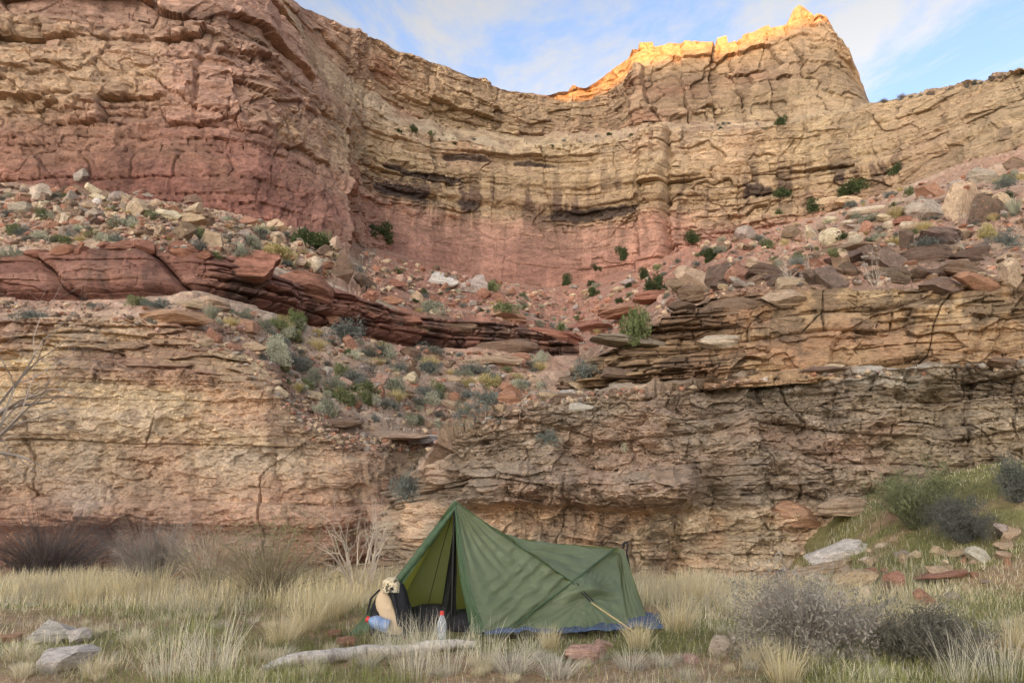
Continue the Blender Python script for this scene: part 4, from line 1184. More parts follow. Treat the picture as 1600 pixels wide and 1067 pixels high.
bpy.context.view_layer.update(); dg = bpy.context.evaluated_depsgraph_get()
SH = [
 (183,360,40,27,'green','sage','grey green shrub in the middle of the left talus'),
 (90,380,42,15,'green','green','low green shrub above the red ledge at left'),
 (55,373,36,15,'sage','pale','pale low shrub left of the low green shrub'),
 (12,407,44,24,'sage','sage','grey sagebrush at the left end of the red ledge'),
 (40,499,54,20,'dark','blue','wide dark shrub on the low cliff rim at far left'),
 (240,483,48,22,'dark','blue','wide grey blue shrub below the big red slabs'),
 (212,478,38,18,'green','green','green shrub left of the wide grey blue shrub'),
 (148,483,28,14,'dark','blue','small dark shrub at the foot of the red slabs'),
 (327,498,28,26,'straw','pale','pale spiky tuft beside the table slab'),
 (237,514,25,19,'dark','blue','round dark shrub on the rim of the low cliff'),
 (309,393,27,22,'dark','dark','dark round shrub right of the square brown block'),
 (335,404,24,12,'green','green','tiny green shrub beside the round red capstone'),
 (378,402,32,18,'sage','sage','sagebrush on the talus right of the ledge crack'),
 (434,397,48,18,'green','yellow','yellow green shrub right of the talus sagebrush'),
 (478,388,62,34,'green','juniper','wide dark green bush under the red wall corner'),
 (462,512,32,30,'green','bright','bright green shrub under the red ledge'),
 (375,498,36,18,'sage','sage','sagebrush left of the orange bench boulder'),
 (425,560,36,30,'sage','pale','pale round sagebrush on the bench'),
 (472,584,36,27,'dark','dark','dark round shrub right of the pale round sagebrush'),
 (438,503,26,14,'straw','yellow','yellowish tuft above the orange bench boulder'),
 (424,530,30,17,'dark','dark','dark shrub below the orange bench boulder'),
 (537,532,62,38,'dark','blue','largest grey blue shrub on the bench slope'),
 (520,608,32,22,'sage','sage','sagebrush right of the white block'),
 (552,600,38,24,'dark','dark','dark shrub beside the bench sagebrush'),
 (465,614,19,19,'straw','yellow','small yellow tuft on the low cliff rim'),
 (510,650,25,30,'green','sage','upright grey green shrub near the broken cliff rim'),
 (553,562,27,17,'sage','pale','pale sagebrush below the largest grey blue shrub'),
 (620,580,30,17,'dark','blue','grey shrub left of the brown tilted block'),
 (670,584,42,26,'dark','blue','grey shrub below the pinkish wedge'),
 (570,613,42,17,'green','green','low green shrub on the lower bench'),
 (601,638,20,17,'dark','dark','small dark shrub on the lower bench'),
 (671,624,40,26,'dark','blue','grey shrub left of the grey tilted slab'),
 (645,532,44,28,'straw','yellow','yellow shrub crowning the middle slope'),
 (592,556,26,23,'dark','dark','dark shrub right under the grey brown boulder'),
 (675,489,42,22,'green','sage','grey green shrub left of the orange slab'),
 (615,506,28,18,'dark','dark','dark shrub above the yellow shrub'),
 (670,554,52,20,'dark','dark','dark mat of shrub right of the yellow shrub'),
 (738,586,54,24,'dark','blue','grey blue shrub in the middle of the gully'),
 (731,611,32,25,'straw','yellow','yellow tuft in the gully shrubs'),
 (766,609,38,27,'green','yellow','yellow green shrub at the right of the gully'),
 (765,634,66,32,'dark','blue','broad grey shrub low in the gully'),
 (752,664,92,34,'dark','blue','broadest grey shrub behind the crumbly cliff rim'),
 (683,654,22,15,'dark','dark','small shrub on the broken cliff step'),
 (788,488,46,18,'green','green','green shrub behind the long orange slab'),
 (828,575,24,14,'dark','dark','small dark shrub on the gully step'),
 (916,592,46,32,'dark','blue','grey shrub against the tip of the right ledge'),
 (848,630,50,46,'twig','twig','thin twiggy bush on the crumbly cliff rim'),
 (993,537,48,58,'green','bright','tall bright green bush beside the right ledge tip'),
 (876,517,16,15,'green','bright','small bright shrub below the alcove'),
 (856,696,36,26,'dark','blue','grey shrub rooted in the crumbly cliff face'),
 (977,706,15,15,'sage','pale','little pale tuft rooted in the crumbly cliff face'),
 (590,377,38,34,'juniper','juniper','juniper where the red wall meets the alcove'),
 (973,406,24,23,'juniper','juniper','largest juniper on the red slope below the alcove'),
 (933,423,14,13,'juniper','juniper','little juniper left below the largest one'),
 (885,446,16,21,'juniper','juniper','upright juniper at the foot of the alcove wall'),
 (927,463,20,16,'juniper','juniper','low juniper on the red slope'),
 (1027,456,32,28,'green','juniper','broad green bush on the red slope'),
 (1008,434,18,17,'juniper','juniper','juniper just above the broad green bush'),
 (770,456,22,19,'juniper','green','green bush growing over the big pale grey boulder'),
 (645,207,15,15,'juniper','juniper','dark juniper on the high wall ledge at left'),
 (672,212,12,10,'juniper','green','small green bush on the high wall ledge'),
 (1223,197,22,19,'juniper','juniper','juniper below the butte'),
 (1338,305,44,28,'juniper','juniper','broadest juniper on the right slope'),
 (1279,329,26,24,'juniper','juniper','juniper left below the broadest one on the right slope'),
 (1404,273,24,20,'juniper','juniper','juniper highest on the right slope'),
 (1225,310,30,20,'juniper','juniper','juniper at the foot of the pink right wall'),
 (1085,380,27,21,'juniper','juniper','juniper at the left of the pink right wall'),
 (1218,342,22,15,'juniper','juniper','small juniper below the pink right wall'),
 (1112,402,30,18,'green','juniper','dark green bush above the bench tip'),
 (1393,309,22,15,'dark','blue','grey shrub right of the broadest juniper'),
 (1424,305,20,15,'green','green','green shrub below the highest juniper'),
 (1407,339,36,22,'straw','straw','straw tuft left of the rounded grey boulder'),
 (1450,362,30,21,'straw','straw','straw tuft below the rounded grey boulder'),
 (1365,347,38,15,'sage','sage','sagebrush beside the long pale slab'),
 (1381,363,22,16,'dark','dark','dark shrub below two cream stones'),
 (1460,383,56,20,'dark','blue','wide grey shrub above the long dark slab'),
 (1580,388,50,38,'dark','blue','grey blue shrub at the right edge of the bench'),
 (1578,292,36,22,'dark','blue','grey shrub above the giant dark boulder'),
 (1590,337,26,36,'straw','pale','pale tall tuft right of the giant dark boulder'),
 (1517,385,50,26,'twig','palew','pale twiggy bush in front of the giant boulders'),
 (1550,374,28,26,'green','yellow','yellow green shrub beside the pale twiggy bush'),
 (1403,384,36,18,'straw','straw','straw tuft above the purplish cube'),
 (1250,415,30,18,'dark','blue','grey shrub behind the leaning slabs'),
 (1310,400,26,14,'green','bright','bright green tuft on the ledge bench'),
 (1510,360,66,64,'twig','twig','bare dark bush in front of the giant boulders'),
 (1255,448,84,56,'twig','palew','pale bare bush among the leaning slabs'),
 (1374,448,44,66,'twig','palew','pale bare bush in front of the purplish cube'),
 (562,432,56,62,'twig','dark','bare dark tree beside the big dark boulder'),
 (632,782,44,50,'dark','blue','grey shrub in the corner between the two near cliffs'),
]
for a in SH:
    shrub(*a)

def scatter_shrubs(n, poly, sizes, mix, label, group, seed, okon):
    g = np.random.default_rng(seed)
    p = np.array(poly, float)
    k = 0; tries = 0
    while k < n and tries < n * 8:
        tries += 1
        px = g.uniform(p[:, 0].min(), p[:, 0].max())
        t, b = np.interp(px, p[:, 0], p[:, 1]), np.interp(px, p[:, 0], p[:, 2])
        py = t + (b - t) * g.random()
        loc, nor, on = spot(px, py)
        if loc is None or on not in okon: continue
        kd, c = mix[g.integers(len(mix))]
        w = g.uniform(*sizes)
        shrub(px, py, w, w * g.uniform(0.5, 0.8), kd, c, label, group)
        k += 1
MIX = [('sage', 'sage'), ('dark', 'blue'), ('dark', 'dark'), ('sage', 'pale'), ('straw', 'straw'), ('green', 'green')]
scatter_shrubs(75, [(0,296,385),(150,312,378),(330,340,398),(540,385,440)], (12, 28), MIX, 'left talus', 'small shrubs of the left talus', 1, ('talus_slope',))
scatter_shrubs(90, [(330,478,560),(450,510,640),(560,530,680),(700,555,690),(850,560,640)], (14, 36), MIX, 'bench slope', 'small shrubs of the bench slope', 2, ('bench_slope',))
scatter_shrubs(55, [(560,400,470),(700,430,500),(850,460,530),(930,445,550),(1060,400,480)], (7, 18), MIX + [('juniper', 'juniper')], 'alcove slope', 'small shrubs below the alcove', 3, ('talus_slope',))
scatter_shrubs(60, [(1080,385,435),(1200,345,425),(1400,300,385),(1600,262,375)], (8, 24), MIX + [('juniper', 'juniper')], 'right slope', 'small shrubs of the right slope', 4, ('talus_slope', 'ledge_bench'))
scatter_shrubs(26, [(1365,160,164),(1450,146,152),(1600,112,118)], (7, 14), [('dark', 'twig'), ('dark', 'dark')], 'right skyline', 'bushes on the right skyline', 5, ('canyon_wall',))
scatter_shrubs(24, [(620,195,212),(700,214,226),(800,226,238),(990,204,216),(1200,190,204)], (5, 10), [('juniper', 'juniper'), ('dark', 'dark')], 'high wall ledge', 'bushes on the high wall ledge', 6, ('canyon_wall',))

# ---- larger near bushes, with their own branches and leaves
def thing(name, label, cat, loc, group=None):
    o = bpy.data.objects.new(name, None)
    o.empty_display_size = 0.1
    col.objects.link(o); o.location = loc
    return tag(o, label, cat, group)

def big_bush(name, label, px, py, w, h, seed, n, depth, twigc, leaves=None, leafn=0, leafsize=0.05, r=0.006, nchild=3, curl=0.4, spread=1.0, spray_n=0, droop=0.03, cat='bush'):
    loc, nor, on = spot(px, py)
    s = loc.y * 1.02 / FPX
    root = thing(name, label, cat, loc)
    landmark(px, py, label)
    V, F, C = twig_bush(seed, n, 1.0, spread, r / max(w * s / 2, 0.1), depth, nchild, curl, droop)
    if spray_n:
        V2, F2, C2 = spray(seed, spray_n, 1.0, 1.3, 0.012 / max(w * s, 0.2), 3)
        V, F, C = join([(norm_unit(V), F, C), (norm_unit(V2) * 0.95, F2, C2)])
    V = norm_unit(V) * np.array([w * s / 2, w * s / 2 * 0.7, h * s])
    b = add_obj('branches', mesh_np('branches', V, F, M_twig, C), root)
    b.color = (*lin(twigc), 1)
    if leafn:
        g = np.random.default_rng(seed)
        k = g.integers(len(V), size=leafn)
        P = V[k] + g.normal(size=(leafn, 3)) * 0.03
        P[:, 2] = np.maximum(P[:, 2], 0.03)
        a = g.normal(size=(leafn, 3)) + np.array([0, 0, 0.8]); a /= np.linalg.norm(a, axis=1, keepdims=True)
        bb = np.cross(a, g.normal(size=(leafn, 3))); bb /= np.linalg.norm(bb, axis=1, keepdims=True)
        sz = (leafsize * g.uniform(0.5, 1.4, leafn))[:, None]
        LV = np.stack([P - bb * sz * 0.18, P + a * sz, P + bb * sz * 0.18], 1).reshape(-1, 3)
        LC = np.repeat(g.uniform(0.7, 1.25, (leafn, 1)), 3, 0) * np.ones((1, 3))
        lf = add_obj('foliage', mesh_np('foliage', LV, np.arange(3 * leafn).reshape(-1, 3), M_leaf, LC), root)
        lf.color = (*lin(leaves), 1)
    return root
big_bush('grey_bush', 'big grey twiggy bush in the right meadow', 1255, 1024, 225, 118, 3, 26, 2, (156,148,138), (164,156,142), 12000, 0.034, 0.006, 3, 0.35, 1.3, 700)
big_bush('dark_bush', 'low dark twiggy bush right of the big grey bush', 1445, 1034, 165, 78, 4, 24, 2, (122,116,106), (120,116,102), 9000, 0.032, 0.006, 3, 0.35, 1.6, 700)
big_bush('ephedra_bush', 'grey green broom like bush on the right hillside', 1432, 826, 130, 90, 5, 16, 2, (126,126,100), (126,130,92), 9000, 0.05, 0.006, 3, 0.25, 0.9, 900, 0.0)
big_bush('blackbrush', 'dark grey round bush below the broom like bush', 1506, 848, 104, 66, 6, 22, 2, (98,96,90), (106,106,96), 9000, 0.032, 0.006, 3, 0.35, 1.1, 500)
big_bush('blackbrush', 'dark bush at the right frame edge of the hillside', 1592, 785, 66, 66, 7, 16, 2, (104,102,96), (112,114,102), 6000, 0.035, 0.006, 3, 0.35, 1.0, 300)
big_bush('dead_bush', 'dark dead bush tangle at the left below the low cliff', 70, 912, 300, 128, 8, 40, 3, (100,92,88), None, 0, 0, 0.018, 2, 0.6, 1.7, 1400)
big_bush('dead_bush', 'grey dead bush right of the dark tangle', 235, 922, 150, 110, 18, 34, 2, (140,130,120), None, 0, 0, 0.012, 3, 0.5, 1.3, 1000)
big_bush('willow_bush', 'sparse green stemmed bush left of the tent', 420, 935, 230, 135, 9, 34, 2, (140,128,104), (142,140,98), 2200, 0.035, 0.007, 2, 0.3, 0.8, 260, 0.0)
big_bush('bare_bush', 'pale bare branches behind the left side of the tent', 565, 932, 160, 180, 10, 16, 3, (178,164,146), None, 0, 0, 0.012, 2, 0.45, 0.8, 0, 0.0)
big_bush('bare_bush', 'thin bare brush against the cliff foot left of the tent', 330, 925, 190, 120, 19, 34, 2, (168,154,134), None, 0, 0, 0.006, 2, 0.4, 1.0, 200, 0.0)

# bare tree leaning in from the left edge
tp = Vector(wpt(-150, 905, 14.5))
tree = thing('bare_tree', 'bare grey tree reaching in from the left edge', 'tree', tp)
tgt = Vector(wpt(-10, 640, 14.3))
d0 = tgt - tp
segs_ = []
pp = Vector((0, 0, 0))
for i in range(8):
    q = d0 * ((i + 1) / 8) + Vector((math.sin(i * 1.3) * 0.12, 0, math.cos(i * 2.1) * 0.08))
    segs_.append((tuple(pp), tuple(q), 0.11 - 0.007 * i, 0.103 - 0.007 * i)); pp = q
V, F = tubes(segs_, 7)
tr = add_obj('trunk', mesh_np('trunk', V, F, M_twig, np.ones((len(V), 3)), True), tree); tr.color = (*lin((112, 98, 90)), 1)
segs_ = []
for i, (ex, ey, L) in enumerate(((70, 560, 1.3), (95, 640, 1.0), (30, 540, 1.1), (45, 720, 1.0), (-20, 760, 1.0), (5, 690, 0.8), (110, 600, 1.2), (60, 600, 1.0))):
    st_ = d0 * (0.55 + 0.06 * i)
    if i in (3, 4, 5): st_ = d0 * 0.75
    e = Vector(wpt(ex, ey, 14.2 + 0.1 * i)) - tp
    segs_ += branching(700 + i, tuple(st_), tuple(e - st_), (e - st_).length * 1.0, 0.045, 3, 2, 0.75, 0.35, 4, 0.06)
V, F = tubes(segs_)
C = np.repeat(np.random.default_rng(2).uniform(0.8, 1.25, (len(segs_), 1)), 6, 0) * np.ones((1, 3))
br = add_obj('branches', mesh_np('branches', V, F, M_twig, C), tree); br.color = (*lin((158, 146, 134)), 1)

# ------------------------------------------------------------------ tent
def cloth_material(name, c, rough=0.55, trans=0.25, tcol=None, weave=True):
    m, n, l, b = nodes(name)
    b.inputs['Base Color'].default_value = (*lin(c), 1)
    b.inputs['Roughness'].default_value = rough
    b.inputs['Specular IOR Level'].default_value = 0.35
    tcd = n.new('ShaderNodeTexCoord')
    nz = n.new('ShaderNodeTexNoise'); nz.inputs['Scale'].default_value = 8; nz.inputs['Detail'].default_value = 6; nz.inputs['Distortion'].default_value = 0.6
    l.new(tcd.outputs['Object'], nz.inputs['Vector'])
    bp = n.new('ShaderNodeBump'); bp.inputs['Strength'].default_value = 0.7; bp.inputs['Distance'].default_value = 0.04
    l.new(nz.outputs['Fac'], bp.inputs['Height']); l.new(bp.outputs[0], b.inputs['Normal'])
    hs = n.new('ShaderNodeMapRange'); hs.inputs['To Min'].default_value = 0.86; hs.inputs['To Max'].default_value = 1.12
    l.new(nz.outputs['Fac'], hs.inputs[0])
    mul = n.new('ShaderNodeVectorMath'); mul.operation = 'SCALE'; mul.inputs[0].default_value = tuple(lin(c))
    l.new(hs.outputs[0], mul.inputs['Scale']); l.new(mul.outputs[0], b.inputs['Base Color'])
    if trans:
        t = n.new('ShaderNodeBsdfTranslucent'); t.inputs['Color'].default_value = (*lin(tcol or c), 1)
        ms = n.new('ShaderNodeMixShader'); ms.inputs[0].default_value = trans
        l.new(b.outputs[0], ms.inputs[1]); l.new(t.outputs[0], ms.inputs[2])
        l.new(ms.outputs[0], n['Material Output'].inputs['Surface'])
    return m
M_tent = cloth_material('tent_nylon', (118, 129, 99), 0.45, 0.30, (150, 150, 44))
M_tent_dk = cloth_material('tent_flap_nylon', (74, 96, 68), 0.55, 0.15, (120, 130, 40))
M_blue = cloth_material('ground_sheet_tarp', (72, 86, 108), 0.5, 0)
M_black = cloth_material('black_fabric', (34, 33, 36), 0.8, 0)
M_tanf = cloth_material('tan_canvas', (196, 172, 140), 0.85, 0)
M_inner = cloth_material('dark_mesh_fabric', (30, 32, 28), 0.9, 0)

def simple(name, c, rough=0.5, metal=0.0):
    m, n, l, b = nodes(name)
    tcd = n.new('ShaderNodeTexCoord'); nz = n.new('ShaderNodeTexNoise'); nz.inputs['Scale'].default_value = 40; nz.inputs['Detail'].default_value = 4
    l.new(tcd.outputs['Object'], nz.inputs['Vector'])
    hs = n.new('ShaderNodeMapRange'); hs.inputs['To Min'].default_value = 0.75; hs.inputs['To Max'].default_value = 1.2
    l.new(nz.outputs['Fac'], hs.inputs[0])
    mul = n.new('ShaderNodeVectorMath'); mul.operation = 'SCALE'; mul.inputs[0].default_value = tuple(lin(c))
    l.new(hs.outputs[0], mul.inputs['Scale']); l.new(mul.outputs[0], b.inputs['Base Color'])
    b.inputs['Roughness'].default_value = rough; b.inputs['Metallic'].default_value = metal
    return m
M_cord = simple('tan_cord', (204, 176, 120), 0.8)
M_cordb = simple('black_cord', (24, 24, 26), 0.7)
M_pole = simple('black_pole', (26, 26, 28), 0.4)
M_red = simple('red_plastic', (205, 48, 44), 0.4)
M_bluep = simple('blue_plastic', (122, 144, 178), 0.4)

A = Vector(wpt(710, 783, 7.85))
SR = Vector(wpt(766, 1003, 7.40))
SL = Vector(wpt(546, 992, 7.68))
Mp = Vector(wpt(894, 909, 8.05))
Rr = Vector(wpt(962, 855, 8.85))
RR = Vector(wpt(1012, 968, 8.46))
BM = Vector(wpt(982, 987, 7.95))
BL1 = Vector((-1.25, 8.55, 0.03)); BL2 = Vector((0.85, 9.45, 0.03))
tent = thing('tent', 'green pole tent pitched in the meadow with its door open', 'tent', (A.x, A.y, 0.0))
T0 = np.array(tent.location)

def curve(pts, n):
    """smooth curve through points (Catmull-Rom), n samples"""
    P = [np.array(p) for p in pts]
    P = [2 * P[0] - P[1]] + P + [2 * P[-1] - P[-2]]
    seg = len(P) - 3
    out = []
    for t in np.linspace(0, seg - 1e-6, n):
        i = int(t); f = t - i
        a, b, c, d = P[i:i + 4]
        out.append(0.5 * ((2 * b) + (-a + c) * f + (2 * a - 5 * b + 4 * c - d) * f * f + (-a + 3 * b - 3 * c + d) * f ** 3))
    return np.array(out)

def patch(name, ca, cb, nv, mat, wrinkle=None, parent=tent, label=None, thick=0.0):
    """ruled cloth between two curves, wrinkles along its normal"""
    ca, cb = np.asarray(ca), np.asarray(cb)
    v = np.linspace(0, 1, nv)[:, None, None]
    P = ca[None] * (1 - v) + cb[None] * v
    du = np.gradient(P, axis=1); dv = np.gradient(P, axis=0)
    N = np.cross(du, dv); N /= np.linalg.norm(N, axis=-1, keepdims=True) + 1e-9
    N *= np.sign(N[..., 1:2].mean()) * -1 if abs(N[..., 1].mean()) > 1e-4 else 1
    U = np.broadcast_to(np.linspace(0, 1, P.shape[1])[None], P.shape[:2]); Vv = np.broadcast_to(v[..., 0], P.shape[:2])
    if wrinkle is not None:
        P = P + N * wrinkle(U, Vv, P)[..., None]
    me = mesh_np(name, P.reshape(-1, 3) - T0, grid_faces(*P.shape[:2]), mat, None, True)
    o = add_obj(name, me, parent)
    if label: o['label'] = label
    return o

n1 = 90
ridge = curve([A, wpt(740, 807, 8.0), wpt(772, 827, 8.15), wpt(806, 839, 8.3), wpt(845, 846, 8.45), wpt(905, 851, 8.7), Rr], n1)
seam = curve([A, wpt(760, 818, 7.88), wpt(825, 863, 7.95), Mp], n1)
door_r = curve([A, wpt(717, 830, 7.72), wpt(727, 890, 7.58), wpt(741, 945, 7.47), SR], n1)
def w_front(U, V, P):
    fan = np.sin(V * 34 + 2 * fbm(U * 3, V * 6, oct=2)) * 0.018 * (1 - U) ** 1.2 * sstep(0.02, 0.2, U)
    x, z = P[..., 0], P[..., 2]
    crumple = 0.055 * np.abs(fbm(x * 2.5 + z * 3.0, z * 11 - x * 4, oct=4)) * sstep(0.45, 0.85, U)
    pull_ = 0.016 * np.sin((P[..., 2] * 3 - x * 2.2) * 16 + 3 * fbm(x * 3, z * 3, oct=2)) * sstep(0.55, 0.95, U) * sstep(0.0, 0.3, V)
    return fan - crumple + pull_ + 0.035 * np.sin(U * 3.14) * np.sin(V * 3.14) * -1
fly = patch('fly_panel', door_r, seam, 60, M_tent, w_front)
def w_top(U, V, P):
    sag = -0.05 * np.sin(V * 3.14) * np.sin(U * 3.14)
    folds = 0.026 * np.sin(V * 17 + 3 * fbm(U * 4, V * 3, oct=2)) * sstep(0.15, 0.5, U) * (1 - sstep(0.8, 1, U))
    return sag + folds - 0.03 * np.abs(fbm(U * 8, V * 5 + 3, oct=4)) * sstep(0.3, 0.7, U)
patch('roof_panel', seam, ridge, 46, M_tent, w_top)
# seam cord under the fly edge
def tube_obj(name, pts, r, mat, parent=None, sides=6, origin=None):
    P = [np.array(p) for p in pts]
    rr = r if hasattr(r, '__len__') else [r] * len(P)
    segs_ = [(P[i], P[i + 1], rr[i], rr[i + 1]) for i in range(len(P) - 1)]
    V, F = tubes(segs_, sides)
    o_ = np.array(origin) if origin is not None else (T0 if parent is tent else np.zeros(3))
    return add_obj(name, mesh_np(name, V - o_, F, mat, None, True), parent)
tube_obj('seam', seam + np.array([0, -0.012, 0.004]), 0.007, M_tent_dk, tent).parent = fly
hem1 = curve([SR, wpt(800, 980, 7.55), wpt(848, 943, 7.8), Mp, wpt(930, 880, 8.45), Rr], 60)
tube_obj('hem', hem1 + np.array([0, -0.006, 0]), 0.008, M_tent_dk, tent).parent = fly
tube_obj('door_hem', door_r + np.array([0, -0.006, 0]), 0.011, M_tent_dk, tent).parent = fly
# door flap folds hanging inside the right edge
dr2 = curve([A + Vector((0, .05, -.05)), wpt(714, 860, 7.78), wpt(720, 920, 7.74), wpt(728, 960, 7.74), wpt(738, 1000, 7.7)], n1)
patch('door_flap', door_r + np.array([0, 0.01, 0]), dr2, 16, M_tent_dk, lambda U, V, P: 0.03 * np.sin(V * 9 + 4 * U) * U)
# lower body panel behind the fly hem, with a pulled-out fold
hem_in = hem1 + np.array([0.01, 0.10, -0.01])
bot = curve([wpt(772, 1000, 7.47), wpt(850, 996, 7.62), wpt(930, 991, 7.82), BM], 60)
top_body = hem_in
pull = np.array(wpt(916, 941, 7.88))
def w_body(U, V, P):
    d = np.linalg.norm((P - pull[None, None]) * np.array([1.0, 0.4, 1.25]), axis=-1)
    above = sstep(-0.015, 0.015, P[..., 2] - pull[2])
    bump = 0.17 * np.exp(-(d / 0.26) ** 2) * (0.25 + 0.75 * above)
    ang = np.arctan2(P[..., 2] - pull[2], P[..., 0] - pull[0])
    rad = 0.018 * np.sin(ang * 22) * sstep(0.04, 0.2, d) * np.exp(-d / 0.5)
    return bump + rad - 0.02 * np.abs(fbm(U * 9, V * 5 + 1, oct=4))
patch('body_panel', top_body, bot, 60, M_tent, w_body)
top_end = curve([Rr + Vector((0.01, 0.1, -0.01)), wpt(968, 856, 8.87), wpt(975, 859, 8.9)], 30)
bot_end = curve([BM, wpt(1000, 977, 8.2), RR], 30)
def w_end(U, V, P):
    return 0.03 * np.sin((U * 9 + 0.5 * fbm(U * 4, V * 2, oct=2)) * 3) * np.sin(V * 3.14) ** 0.5 - 0.012 * np.abs(fbm(U * 5, V * 6 + 4, oct=4)) - 0.04 * np.sin(V * 3.14)
patch('end_panel', top_end, bot_end, 46, M_tent, w_end)
# far side walls
e1_ = curve([A, (A + BL1) / 2 + Vector((0, 0.02, 0)), BL1], 50)
e2_ = curve([A, (A + SL) / 2 + Vector((0.02, 0, -0.04)), SL], 50)
patch('left_panel', e2_, e1_, 40, M_tent, lambda U, V, P: 0.015 * np.sin(V * 14) * (1 - U))
rb = curve([A, wpt(772, 827, 8.15), wpt(845, 846, 8.45), Rr], 60)
bb_ = curve([BL1, (BL1 + BL2) / 2, BL2], 60)
patch('back_panel', rb, bb_, 40, M_tent, lambda U, V, P: 0.012 * fbm(U * 8, V * 6, oct=3))
eb = curve([Rr, wpt(975, 859, 8.9)], 20) if False else np.linspace(np.array(Rr), np.array(wpt(975, 859, 8.9)), 20)
patch('rear_panel', eb, np.linspace(np.array(BL2), np.array(RR), 20), 20, M_tent, None)
# rolled left door flap along the left edge
tt = np.linspace(0.02, 0.66, 40)
roll = np.array(A)[None] * (1 - tt[:, None]) + np.array(SL)[None] * tt[:, None] + np.array([0.035, -0.02, -0.03])
tube_obj('rolled_flap', roll, list(0.014 + 0.026 * np.sin(tt / 0.66 * 3.0) + 0.004 * np.sin(tt * 90)), M_tent_dk, tent, 8)
tt = np.linspace(0.0, 1.0, 40)
edge_l = np.array(A)[None] * (1 - tt[:, None]) + np.array(SL)[None] * tt[:, None] + np.array([0, 0, -0.03]) * np.sin(tt * 3.14)[:, None]
patch('left_awning', edge_l + np.array([0, -0.015, 0.015]), edge_l + np.array([0.10, -0.03, -0.06]) * (0.35 + 0.65 * tt[:, None]), 10, M_tent_dk, lambda U, V, P: 0.012 * np.sin(U * 25 + V * 3))
# pole, dark inner mesh beside it, straps
foot = Vector((A.x - 0.02, A.y + 0.02, 0.0))
tube_obj('pole', [A + Vector((0, .03, -.03)), foot + Vector((0, .03, 0))], 0.013, M_pole, tent, 10)
m1 = curve([A + Vector((-0.01, .08, -.25)), wpt(699, 890, 7.95), wpt(691, 940, 7.95), wpt(682, 992, 7.9)], 40)
m2 = curve([A + Vector((0.01, .08, -.25)), wpt(714, 890, 7.95), wpt(713, 940, 7.95), wpt(716, 992, 7.9)], 40)
patch('inner_mesh', m1, m2, 14, M_inner, lambda U, V, P: 0.025 * np.sin(V * 12 + U * 5))
tube_obj('inner_cord', [wpt(706, 805, 7.9), wpt(690, 860, 8.0), wpt(668, 948, 8.1)], 0.004, M_cordb, tent, 5)
strap = [wpt(973, 857, 8.86), wpt(977, 846, 8.86), wpt(981, 851, 8.86), wpt(979, 862, 8.87), wpt(984, 888, 8.9), wpt(992, 950, 8.95)]
tube_obj('rear_strap', strap, 0.011, M_cordb, tent, 6)
tube_obj('rear_strap_tail', [wpt(972, 851, 8.85), wpt(977, 847, 8.85), wpt(983, 846, 8.85)], 0.010, M_cordb, tent, 6)
g1 = [wpt(896, 911, 8.03), wpt(907, 924, 7.95), wpt(922, 939, 7.84)]
tube_obj('guy_cord', g1, 0.006, M_cordb, tent, 5)
tube_obj('guy_cord', [g + np.array([0.03, 0, 0.005]) for g in g1], 0.006, M_cordb, tent, 5)
tube_obj('guy_line', [wpt(924, 941, 7.82), wpt(980, 979, 7.45), wpt(1046, 1027, 7.0)], 0.0055, M_cord, tent, 5)

for nm_, pt in (('peg', SR), ('peg', SL), ('peg', Vector(wpt(1046, 1028, 7.0))), ('peg', RR)):
    tube_obj('peg', [pt + Vector((0.0, -0.01, 0.05)), pt + Vector((0.015, 0.0, -0.08))], 0.006, M_pole, tent, 6)
# ground sheet
gs = [wpt(762, 1016, 7.2), wpt(1032, 1004, 7.35), wpt(1030, 985, 7.75), (1.45, 8.5, 0.02), (0.8, 9.35, 0.02), (-1.2, 8.6, 0.02), (-0.9, 7.55, 0.02)]
u_ = np.linspace(0, 1, 70); v_ = np.linspace(0, 1, 50)
c00, c10, c11, c01 = np.array([-0.24, 7.24, 0]), np.array([1.40, 7.52, 0]), np.array([1.55, 8.55, 0]), np.array([-0.75, 8.9, 0])
G = c00 * (1 - u_)[None, :, None] * (1 - v_)[:, None, None] + c10 * u_[None, :, None] * (1 - v_)[:, None, None] + c11 * u_[None, :, None] * v_[:, None, None] + c01 * (1 - u_)[None, :, None] * v_[:, None, None]
G[..., 2] = ground_z(G[..., 0], G[..., 1]) + 0.025 + 0.06 * np.abs(fbm(G[..., 0] * 7, G[..., 1] * 9, oct=4)) + 0.05 * np.exp(-((v_[:, None] - 0.04) / 0.06) ** 2)
sheet = add_obj('ground_sheet', mesh_np('ground_sheet', G.reshape(-1, 3), grid_faces(50, 70), M_blue, None, True))
tag(sheet, 'crumpled dark blue ground sheet sticking out under the tent', 'ground sheet')

# ------------------------------------------------------------------ things at the tent door
def lump(name, c, size, seed, mat, label, cat, noise=0.25, rot=0.0):
    bm = bmesh.new(); bmesh.ops.create_icosphere(bm, subdivisions=4, radius=1.0)
    V = np.array([v.co[:] for v in bm.verts]); F = np.array([[v.index for v in f.verts] for f in bm.faces]); bm.free()
    V = np.sign(V) * np.abs(V) ** 0.8
    V = V * (1 + noise * fbm(V[:, 0] * 1.8 + seed, V[:, 1] * 1.8, V[:, 2] * 1.8, oct=4))[:, None]
    V[:, 2] = np.maximum(V[:, 2], -0.75)
    o = add_obj(name, mesh_np(name, V * np.array(size), F, mat, None, True))
    o.location = c; o.rotation_euler = (0, 0, rot)
    return tag(o, label, cat)
lump('sleeping_bag', Vector(wpt(672, 975, 7.95)) + Vector((0, 0.1, 0)), (0.26, 0.2, 0.17), 4, M_black, 'black stuffed sleeping bag just inside the tent door, left of the pole', 'bag')
